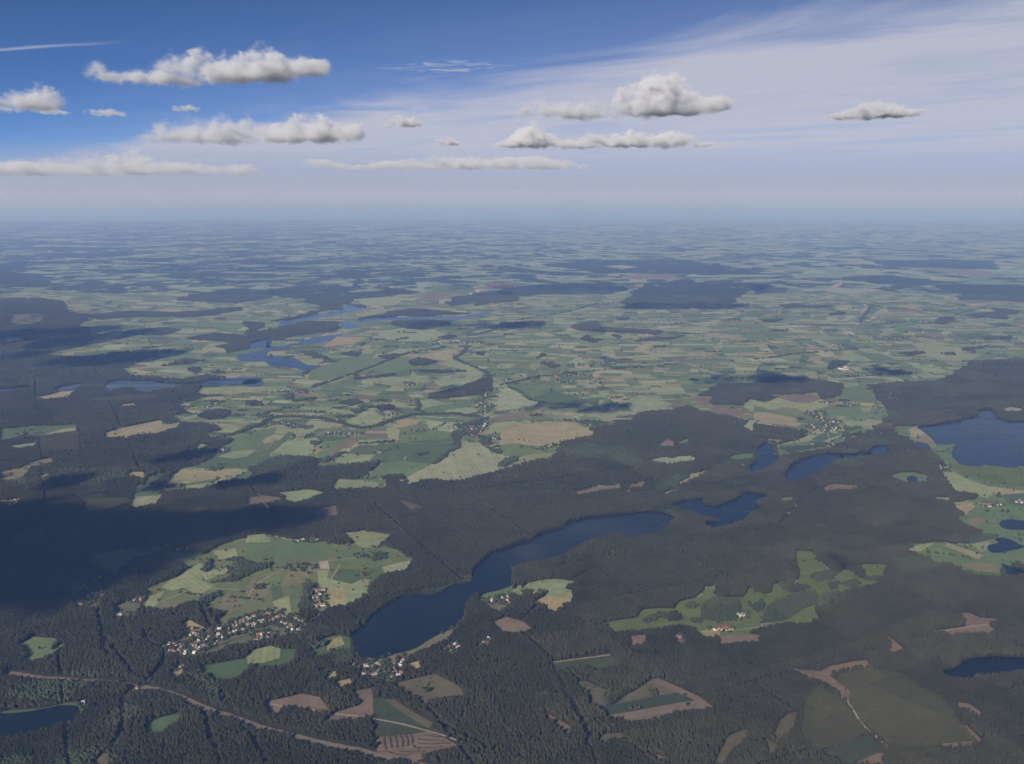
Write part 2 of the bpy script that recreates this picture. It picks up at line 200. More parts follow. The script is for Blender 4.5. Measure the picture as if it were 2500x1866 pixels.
FIELDS=[["g",[[-1797,3404],[-1770,3480],[-1746,3480],[-1684,3466],[-1630,3424],[-1606,3358],[-1643,3285],[-1695,3261],[-1727,3339]]],["t3",[[-1206,2642],[-1199,2695],[-1176,2686],[-1150,2609],[-1156,2567]]],["gd",[[-1129,2864],[-1086,2904],[-1041,2924],[-1030,2847],[-1075,2769],[-1100,2776]]],["g",[[-971,3042],[-951,3064],[-915,2997],[-936,2959]]],["t",[[-1181,3216],[-1140,3229],[-1107,3150],[-1143,3138]]],["gd",[[-1081,3241],[-943,3304],[-819,3377],[-770,3370],[-770,3235],[-827,3210],[-901,3235],[-918,3150],[-975,3114],[-1042,3153]]],["l",[[-940,3317],[-930,3370],[-873,3404],[-833,3383],[-820,3305],[-865,3273],[-919,3261]]],["v",[[-1273,3410],[-1210,3466],[-1194,3552],[-1107,3552],[-1023,3612],[-1003,3705],[-922,3721],[-780,3597],[-774,3503],[-850,3461],[-924,3419],[-1012,3391],[-1057,3338],[-1097,3298],[-1181,3285],[-1241,3335]]],["t",[[-1262,3589],[-1237,3627],[-1157,3552],[-1172,3483]]],["g",[[-1286,3104],[-1233,3110],[-1183,3092],[-1188,3046],[-1241,3046]]],["v",[[-1830,3977],[-1764,4069],[-1647,3847],[-1647,3717],[-1702,3695],[-1806,3888]]],["gd",[[-1908,4352],[-1692,4461],[-1592,4461],[-1570,4375],[-1696,4268],[-1708,4108],[-1846,4201]]],["v",[[-1578,3753],[-1529,3854],[-1476,3854],[-1454,3740],[-1476,3607],[-1526,3623]]],["gd",[[-1614,2935],[-1496,2950],[-1431,2982],[-1382,2993],[-1349,2966],[-1355,2907],[-1373,2936],[-1426,2938],[-1501,2909],[-1596,2891]]],["l",[[-1472,3854],[-1432,3923],[-1418,3804],[-1392,3694],[-1447,3736]]],["l",[[-1465,3959],[-1416,4127],[-1381,4247],[-1336,4146],[-1315,4032],[-1240,3969],[-1278,3868],[-1354,3957],[-1410,3921]]],["pl",[[-1338,4108],[-1245,4206],[-1229,4126],[-1301,4030]]],["t2",[[-1110,3941],[-1108,4069],[-1054,4108],[-1012,3990],[-996,3817],[-1063,3817]]],["g",[[-1070,4088],[-980,4147],[-928,3962],[-1003,3957]]],["l",[[-1373,4395],[-1283,4428],[-1238,4321],[-1315,4279]]],["t2",[[-1398,3803],[-1337,3820],[-1322,3717],[-1366,3694]]],["t2",[[-1187,3854],[-1123,3888],[-1075,3808],[-1094,3686],[-1157,3752]]],["gd",[[-1004,3959],[-967,3977],[-922,3839],[-954,3775]]],["l",[[-849,4147],[-800,4156],[-788,4051],[-680,4032],[-609,4051],[-585,3876],[-665,3767],[-732,3743],[-819,4025]]],["t",[[-752,3923],[-696,3959],[-663,3795],[-720,3751]]],["gd",[[-774,4046],[-752,4166],[-665,4166],[-641,4048],[-674,3994]]],["gd",[[-636,4166],[-576,4206],[-556,4103],[-595,4030]]],["pl",[[-567,4186],[-521,4226],[-445,4278],[-467,4136],[-541,4098]]],["l",[[-815,4636],[-731,4661],[-581,4612],[-620,4431],[-698,4441]]],["t2",[[-929,4186],[-828,4226],[-879,4013],[-964,3957],[-977,4108]]],["g",[[-1258,4530],[-1063,4530],[-907,4530],[-806,4402],[-897,4289],[-1088,4311],[-1190,4273]]],["l",[[-959,3803],[-911,3871],[-870,3716],[-872,3639],[-943,3749]]],["g",[[-919,3941],[-886,3977],[-836,3774],[-871,3752]]],["s",[[-700,4352],[-673,4373],[-668,4312],[-673,4243]]],["s",[[-861,4247],[-820,4267],[-801,4166],[-838,4166]]],["l",[[-1277,4605],[-1196,4629],[-1127,4510],[-1250,4505]]],["g",[[-801,4417],[-707,4395],[-619,4417],[-537,4373],[-590,4207],[-769,4226]]],["gd",[[-736,3370],[-688,3466],[-645,3494],[-591,3466],[-571,3338],[-632,3351],[-660,3311],[-707,3318]]],["t",[[-680,3452],[-636,3480],[-607,3420],[-658,3365]]],["t2",[[-558,3328],[-512,3333],[-421,3359],[-332,3424],[-256,3549],[-203,3597],[-221,3494],[-274,3378],[-325,3351],[-377,3285],[-436,3248],[-486,3235]]],["t",[[-374,3254],[-325,3279],[-307,3210],[-346,3198]]],["l",[[-638,3192],[-596,3210],[-596,3150],[-622,3138]]],["v",[[-529,3216],[-478,3260],[-407,3241],[-381,3165],[-418,3103],[-474,3150]]],["t3",[[-393,3115],[-260,3186],[-177,3098],[-146,3029],[-281,2980]]],["t",[[-598,3121],[-547,3150],[-528,3103],[-572,3069]]],["b",[[-527,3058],[-463,3087],[-430,2884],[-466,2867],[-593,2837],[-558,2924],[-482,2977],[-516,3023]]],["b",[[-805,2987],[-686,3042],[-624,3025],[-567,2919],[-627,2907],[-719,2949],[-727,2891],[-762,2907]]],["n",[[-447,3009],[-420,3025],[-360,2966],[-256,2854],[-211,2798],[-260,2788],[-413,2857]]],["n",[[-417,2880],[-262,2812],[-303,2773],[-404,2751]]],["t3",[[-412,3003],[-380,3009],[-320,2935],[-246,2864],[-254,2827],[-357,2938]]],["br",[[-408,2777],[-306,2796],[-252,2810],[-142,2718],[-309,2635],[-390,2678]]],["g",[[-138,3923],[-90,3941],[6,3977],[-1,3886],[-100,3767],[-133,3801]]],["v",[[-120,3786],[-62,3854],[-1,3854],[-8,3741],[-59,3686]]],["b",[[-132,3378],[-116,3438],[-74,3466],[-79,3398]]],["t",[[-235,3311],[-215,3370],[-186,3397],[-194,3331]]],["l",[[52,3977],[116,4023],[180,4051],[290,4013],[217,3952],[249,3914],[210,3817],[138,3834],[139,3886],[78,3895],[52,3886]]],["t",[[84,3796],[139,3867],[212,3850],[249,3905],[235,3794],[164,3686]]],["l",[[-16,3893],[25,3968],[52,3941],[44,3817]]],["b",[[-78,3597],[-22,3658],[42,3612],[85,3536],[16,3496],[-46,3511]]],["t",[[2874,6949],[2880,6835],[2851,6617],[2820,6456],[2749,6431],[2763,6608],[2693,6599],[2770,6835]]],["t2",[[2747,6053],[2760,5945],[2831,5889],[2940,5900],[2823,5793],[2714,5810],[2690,5908]]],["g",[[457,4616],[497,4697],[564,4648],[633,4619],[577,4561],[504,4609]]],["t",[[698,3523],[777,3559],[777,3501],[732,3464],[696,3468]]],["b",[[765,3487],[883,3508],[920,3494],[897,3419],[824,3412],[757,3402]]],["b",[[431,3480],[494,3494],[489,3419],[434,3405]]],["b",[[602,3480],[621,3523],[641,3494],[630,3414],[596,3412]]],["n",[[145,3269],[349,3328],[360,3317],[375,3237],[278,3174],[248,3223],[196,3216],[151,3198]]],["t3",[[213,3119],[247,3133],[313,3070],[298,2973],[256,2954]]],["t3",[[326,2977],[478,3156],[572,3052],[433,2991]]],["n",[[240,2966],[315,2977],[437,3020],[545,3058],[585,2980],[306,2886]]],["b",[[309,2909],[406,2940],[590,3003],[572,3024],[473,3126],[490,3162],[606,3031],[656,2938],[505,2907],[437,2862],[343,2847]]],["b",[[84,2903],[112,2924],[157,2869],[180,2834],[178,2767],[166,2762],[158,2799],[125,2847]]],["t3",[[251,2768],[288,2800],[329,2805],[366,2777],[352,2742],[314,2764],[258,2732]]],["t3",[[574,2634],[619,2731],[651,2786],[719,2824],[717,2794],[668,2712],[629,2664],[582,2600]]],["b",[[399,2656],[422,2686],[447,2660],[431,2617]]],["gv",[[1093,3995],[1135,3995],[1092,3835],[1044,3833]]],["t3",[[745,2749],[770,2768],[792,2740],[764,2670],[739,2669]]],["t3",[[792,2796],[827,2874],[869,2914],[903,2924],[869,2842],[827,2780],[789,2751]]],["gv",[[1513,4196],[1567,4226],[1651,4196],[1582,4067],[1513,3994],[1493,4023],[1518,4105]]],["b",[[1747,3687],[1784,3697],[1814,3650],[1883,3635],[1792,3563],[1717,3548]]],["b",[[1574,3515],[1654,3545],[1805,3589],[1818,3537],[1772,3483],[1726,3490],[1622,3475]]],["b",[[1355,3464],[1391,3487],[1404,3424],[1410,3348],[1342,3325],[1376,3417]]],["b",[[960,3253],[985,3216],[1055,3204],[1100,3241],[1193,3279],[1249,3292],[1234,3235],[1169,3210],[1079,3175],[1096,3121],[1117,3053],[1095,3002],[1069,3007],[1058,3058],[1019,3126],[974,3162]]],["b",[[1091,3229],[1191,3272],[1248,3289],[1235,3238],[1170,3213],[1079,3174]]],["b",[[1430,2987],[1465,2982],[1483,2919],[1462,2886],[1438,2938],[1414,2943]]],["b",[[1380,2835],[1398,2844],[1408,2744],[1343,2714],[1268,2696],[1268,2740],[1389,2758]]],["b",[[963,2607],[1026,2677],[1091,2699],[1054,2607]]],["n",[[886,2677],[1078,2786],[1099,2708],[1011,2652],[958,2607]]],["g",[[2197,5615],[2285,5716],[2369,5730],[2411,5638],[2349,5503],[2259,5472],[2219,5508]]],["l",[[2535,5730],[2607,5730],[2624,5574],[2664,5450],[2717,5331],[2553,5212],[2491,5280],[2439,5327],[2473,5501]]],["t",[[2339,5140],[2456,5140],[2420,5049],[2309,4915],[2297,4987]]],["t",[[2637,5450],[2832,5354],[2934,5308],[2770,5235],[2669,5235]]],["gv",[[2658,5951],[2750,5922],[2931,5866],[3124,5811],[2924,5423],[2799,5447],[2708,5546],[2625,5676]]],["t2",[[2685,6575],[2821,6688],[2794,6480],[2737,6287],[2714,6385]]],["t",[[2011,4464],[2047,4502],[2134,4330],[2090,4285]]],["l",[[1810,4403],[1899,4473],[1991,4507],[1871,4386]]],["gd",[[1957,4148],[2034,4176],[2105,4127],[2076,4053],[1989,4063]]],["t2",[[1981,4219],[2064,4257],[2138,4226],[2099,4117],[2015,4136]]],["l",[[2144,4484],[2250,4530],[2231,4425],[2146,4375]]],["gd",[[2671,5278],[2822,5309],[2909,5217],[2775,4966],[2623,5108]]],["t2",[[2288,4825],[2353,4877],[2370,4822],[2276,4728]]],["b",[[1732,5390],[1793,5474],[1844,5462],[1942,5426],[1871,5339],[1790,5339],[1725,5303]]],["g",[[1440,5206],[1528,5240],[1495,5146],[1433,5135]]],["pl",[[2284,5228],[2365,5217],[2323,5135],[2262,5146]]],["pl",[[3752,7532],[3851,7600],[3911,7532],[3820,7372],[3701,7372]]],["b",[[335,5319],[463,5402],[614,5474],[596,5374],[469,5303],[357,5235]]],["b",[[662,5474],[755,5499],[736,5410],[660,5398]]],["pl",[[801,5965],[935,6068],[1007,6038],[1047,6098],[1138,6053],[1122,5967],[1028,5937],[974,5881],[889,5908]]],["t",[[944,5511],[1022,5599],[1035,5677],[1116,5730],[1182,5811],[1135,5675],[1024,5533],[947,5447]]],["l",[[815,5296],[909,5378],[896,5304],[834,5246]]],["b",[[963,6365],[1036,6583],[1064,6446],[1049,6304]]],["g",[[1101,6480],[1189,6565],[1158,6437],[1089,6352]]],["g",[[1350,6083],[1485,6174],[1513,6098],[1455,5981],[1353,5995]]],["gd",[[-3574,6835],[-3362,6929],[-3110,6988],[-3032,6807],[-3185,6624],[-3301,6624],[-3397,6486]]],["l",[[-3194,6642],[-3156,6854],[-3074,6903],[-3016,6770]]],["l",[[-3274,6364],[-3145,6463],[-3092,6335],[-3195,6271]]],["t",[[-2744,6554],[-2796,6724],[-2755,6835],[-2695,6949],[-2557,7127],[-2459,6968],[-2396,7066],[-2353,6886],[-2425,6697],[-2529,6660],[-2585,6590]]],["t2",[[-3020,5730],[-2951,5811],[-2935,5980],[-2854,6068],[-2811,5908],[-2880,5818],[-2809,5578],[-2872,5521],[-2907,5506]]],["t",[[-2252,5628],[-2247,5743],[-2155,5730],[-2121,5597]]],["pl",[[-2006,5061],[-2057,5251],[-1899,5274],[-1878,5102],[-1928,5059],[-1956,5017]]],["t",[[-3851,7960],[-3772,8113],[-3758,8218],[-3658,8271],[-3595,7984],[-3715,7860]]],["gd",[[-2088,5524],[-2077,5651],[-2045,5811],[-2019,5715],[-2039,5525],[-2046,5447]]],["t",[[-2755,5625],[-2712,5703],[-2670,5597],[-2702,5559]]],["gd",[[-2115,5426],[-2069,5450],[-1970,5402],[-1919,5258],[-2049,5235]]],["t",[[-3048,7693],[-2970,7740],[-2897,7597],[-3024,7583]]],["s",[[-2719,5129],[-2696,5162],[-2636,5173],[-2596,5080],[-2673,5043]]],["l",[[-2058,6347],[-2052,6430],[-1989,6381],[-2009,6239]]],["l",[[-1306,5308],[-1200,5343],[-1096,5366],[-1030,5297],[-1075,5190],[-1150,5113],[-1201,5137],[-1239,5222]]],["b",[[-1431,5195],[-1346,5251],[-1212,5184],[-1280,5113],[-1395,5059]]],["b",[[-1056,4874],[-1066,4951],[-926,5086],[-877,4877],[-974,4860]]],["t3",[[-639,5217],[-517,5108],[-433,5032],[-535,4975],[-592,5095]]],["s",[[-5796,11270],[-5838,11521],[-5710,11521],[-5484,11197],[-5621,11086]]],["v",[[-6888,13783],[-6704,13930],[-6433,13783],[-6078,12903],[-6147,12586],[-6442,12808]]],["t",[[-1944,5468],[-1975,5730],[-1913,5784],[-1809,5825],[-1791,5866],[-1629,5866],[-1614,5731],[-1656,5623],[-1747,5572],[-1822,5496]]],["l",[[-1925,5292],[-1906,5414],[-1726,5499],[-1685,5499],[-1688,5374]]],["gd",[[-1901,5838],[-1859,6098],[-1675,6098],[-1556,6283],[-1478,5955],[-1533,5838],[-1672,5810],[-1782,5810]]],["l",[[-1843,6098],[-1785,6220],[-1637,6283],[-1660,6099],[-1735,6040]]],["g",[[-1863,6446],[-1811,6617],[-1687,6835],[-1624,6574],[-1724,6287],[-1794,6255]]],["l",[[-2237,7066],[-2111,7027],[-1995,6988],[-1906,6913],[-1977,6770],[-2023,6780],[-2081,6896]]],["l",[[-2637,8381],[-2198,8493],[-2145,8328],[-2296,8087],[-2556,8087]]],["l",[[-1553,6199],[-1498,6480],[-1403,6688],[-1391,6548],[-1322,6617],[-1249,6403],[-1265,6161],[-1348,6115]]],["gd",[[-1635,5980],[-1565,6315],[-1544,6761],[-1492,6757],[-1516,6277],[-1541,6154],[-1534,5875],[-1591,5810]]],["g",[[-1802,6617],[-1747,6835],[-1645,6872],[-1611,6444],[-1659,6255],[-1715,6283]]],["t",[[-1669,6514],[-1628,6688],[-1599,6637],[-1620,6418]]],["l",[[-1534,6835],[-1470,7027],[-1332,6988],[-1399,6672],[-1419,6452]]],["b",[[-1191,6174],[-1154,6315],[-1088,6653],[-1048,6612],[-1089,6305],[-1131,6099]]],["g",[[-1238,6098],[-1199,6480],[-1082,6617],[-1151,6304],[-1166,6043]]],["l",[[-1091,5958],[-1065,6158],[-1008,6189],[-876,6189],[-885,5981],[-979,5908]]],["gd",[[-1049,6161],[-1016,6347],[-862,6380],[-692,6514],[-669,6211],[-672,5958],[-773,5866],[-791,5952],[-883,5969],[-860,6131]]],["l",[[-1209,7087],[-1181,7188],[-1104,7399],[-1067,7532],[-1006,7356],[-924,7217],[-983,6923],[-1041,6844],[-1100,6902]]],["t",[[-840,7106],[-769,7188],[-676,7147],[-679,6999],[-781,6883]]],["l",[[-883,6949],[-831,7027],[-784,6910],[-765,6591],[-811,6490],[-868,6757]]],["g",[[-775,6910],[-612,7027],[-579,6835],[-419,6724],[-399,6520],[-742,6452]]],["gd",[[-688,6480],[-411,6583],[-368,6404],[-415,6148],[-503,5894],[-647,5930],[-677,6220]]],["g",[[-835,5625],[-791,5951],[-660,5980],[-498,5922],[-600,5546],[-723,5521],[-735,5623],[-809,5546]]],["l",[[-1002,5374],[-996,5574],[-896,5561],[-824,5549],[-724,5474],[-712,5386],[-841,5379]]],["pl",[[-589,5447],[-608,5625],[-501,5866],[-424,6158],[-346,6446],[-210,6463],[-182,6347],[-100,6158],[-15,6098],[-73,5840],[-86,5729],[-228,5676],[-225,5586],[-293,5546],[-406,5564],[-516,5546]]],["l",[[-731,7861],[-637,7910],[-518,7732],[-680,7505],[-713,7661]]],["g",[[-685,7555],[-312,7861],[-295,7429],[-491,7329],[-623,7372]]],["l",[[-536,7443],[-302,7623],[-258,7441],[-380,7286]]],["pl",[[-130,8113],[-31,8381],[34,8218],[32,7548],[-119,7423],[-117,7861]]],["b",[[-186,7147],[31,7378],[30,7223],[-157,7038]]],["l",[[-175,7027],[30,7106],[29,6775],[-150,6697]]],["t",[[-82,6617],[28,6724],[27,6405],[-48,6452]]],["g",[[-79,6347],[27,6413],[26,6126],[-46,6102]]],["l",[[-677,8847],[-535,9035],[-350,9165],[-245,9029],[-350,8584],[-603,8412],[-684,8648]]],["l",[[-1294,8726],[-1078,8909],[-753,8972],[-704,8643],[-933,8584],[-1047,8469]]],["g",[[-1649,8436],[-1441,8909],[-1380,8726],[-1287,8538],[-1436,8412],[-1511,8247]]],["l",[[-1885,9035],[-1754,9231],[-1584,9035],[-1656,8703],[-1819,8766]]],["t",[[-84,6688],[43,6988],[220,7066],[457,7066],[576,6688],[425,6554],[322,6452],[180,6287],[16,6352],[-80,6406]]],["t2",[[-92,7313],[129,7465],[181,7299],[17,7160],[-89,7079]]],["g",[[-80,6380],[8,6446],[198,6347],[300,6315],[246,6130],[99,6130],[45,6040],[-16,6099],[-79,6251]]],["l",[[-8,5937],[76,6128],[248,6189],[242,6040],[52,5894]]],["pl",[[-104,8326],[-42,8436],[136,7861],[220,7743],[93,7551],[-94,7495]]],["gd",[[127,7910],[348,8271],[569,7910],[792,7985],[512,7644],[304,7666]]],["g",[[-32,8436],[215,8726],[409,8726],[305,8224],[137,7884]]],["l",[[872,7812],[1049,8061],[1264,7717],[1112,7460],[921,7416]]],["t",[[744,8010],[907,8139],[945,7944],[825,7738]]],["b",[[1442,7910],[1529,8010],[1633,7935],[1550,7714],[1455,7714]]],["b",[[1515,7623],[1684,7532],[1813,7443],[1671,7265],[1525,7394]]],["l",[[1789,7623],[1917,7885],[2024,7717],[1948,7419],[1812,7439]]],["pl",[[1641,6968],[1711,6968],[1693,6789],[1621,6844]]],["g",[[1705,6835],[1820,6910],[1761,6678],[1696,6697]]],["t",[[1837,7465],[1955,7443],[1860,7067],[1787,7143]]],["t",[[1810,7356],[1947,7356],[2092,7188],[2027,7019],[1827,7059],[1757,7136]]],["l",[[1924,7836],[2003,7764],[2150,7960],[2354,7812],[2491,7910],[2521,7695],[2279,7460],[2093,7597],[1994,7505],[1866,7597]]],["g",[[1884,7670],[1947,7577],[1965,7394],[1824,7416]]],["b",[[2150,7960],[2314,8087],[2472,8113],[2478,7900],[2332,7738],[2230,7786]]],["g",[[2362,7487],[2578,7577],[2863,7532],[2777,7224],[2655,7038],[2538,7079],[2441,7160],[2275,7202]]],["t",[[2481,7016],[2586,7167],[2697,7127],[2575,6936],[2504,6883]]],["l",[[2406,7106],[2499,7066],[2508,6895],[2344,6863]]],["pl",[[2164,6671],[2231,6724],[2293,6706],[2245,6590],[2149,6572]]],["g",[[2613,7894],[2838,8436],[3004,8493],[2993,8165],[2876,7781],[2745,7738],[2700,7835]]],["l",[[2683,7555],[2776,7577],[2695,7404],[2637,7394]]],["l",[[2414,7271],[2471,7250],[2378,7079],[2362,7138]]],["gd",[[2004,6548],[2167,6761],[2270,6688],[2111,6554],[2021,6418]]],["g",[[2347,6872],[2518,6872],[2451,6733],[2314,6697]]],["t",[[1878,6479],[1956,6583],[1975,6480],[1899,6385]]],["g",[[1722,6347],[1837,6446],[1959,6480],[1975,6314],[1750,6130],[1673,6099]]],["l",[[-2130,9885],[-1913,9962],[-1866,9841],[-1910,9570],[-1981,9570]]],["g",[[-1830,9518],[-1679,9885],[-1447,9962],[-1074,10281],[-1361,9359],[-1492,9090],[-1658,8713],[-1831,8823],[-1870,9243]]],["g",[[-1345,9243],[-1095,10119],[-988,9662],[-899,9358],[-1211,9090]]],["t",[[-953,10199],[-647,10534],[-593,10040],[-590,9791],[-728,9867],[-912,10023]]],["l",[[-735,9623],[-584,9885],[-258,9111],[-273,8859],[-365,8713],[-543,9172],[-410,9251]]],["l",[[-1631,12114],[-1157,12114],[-919,12114],[-772,11672],[-876,11163],[-1204,11163],[-1510,11400]]],["t",[[-2058,10738],[-2029,11573],[-1659,11470],[-1750,10972]]],["l",[[-2154,13783],[-2028,14080],[-1668,14551],[-1721,14113],[-2025,13370]]],["b",[[-1537,15779],[-1379,16681],[-903,16896],[-1054,16039],[-1392,15443]]],["b",[[-514,18421],[-459,18964],[78,19101],[73,18053],[-387,17762]]],["g",[[-1501,18180],[-1074,18434],[-601,17691],[-787,17064],[-1278,16953]]],["l",[[-2517,15779],[-2066,16168],[-1672,16168],[-1781,14910],[-2144,14910]]],["t",[[1280,10524],[1456,10982],[1631,11077],[1413,10449]]],["l",[[901,11501],[1184,11783],[1503,11573],[1253,11361]]],["t",[[2202,11746],[2418,11892],[2625,11573],[2514,11261],[2389,11463]]],["l",[[2175,10798],[2358,11173],[2291,10784],[2154,10434]]],["b",[[2339,20752],[2730,21252],[3296,20916],[3410,20379],[3021,19929],[2296,19929]]],["pl",[[2162,23514],[2606,23938],[2905,23307],[2463,22609]]],["t",[[2037,18434],[2451,18695],[2328,17908],[2020,17883]]],["l",[[3236,10119],[3500,10240],[3582,10040],[3471,9791],[3254,9867]]],["t",[[2900,9776],[3061,10119],[3161,10119],[3000,9666]]],["l",[[4431,11077],[4840,10709],[4677,10281],[4880,10281],[4566,9867],[4217,10023]]],["l",[[3835,9518],[4064,9590],[4050,9116],[3844,9222]]],["t",[[4931,14234],[5260,14882],[5177,14540],[4849,13844]]],["t",[[5740,18180],[6327,19241],[6029,18390],[5653,17762]]],["g",[[4787,12584],[5099,12832],[4796,12092],[4582,11802]]],["t2",[[8773,23307],[9788,22905],[10297,22140],[9970,20099],[9419,20555],[9127,22302]]]]
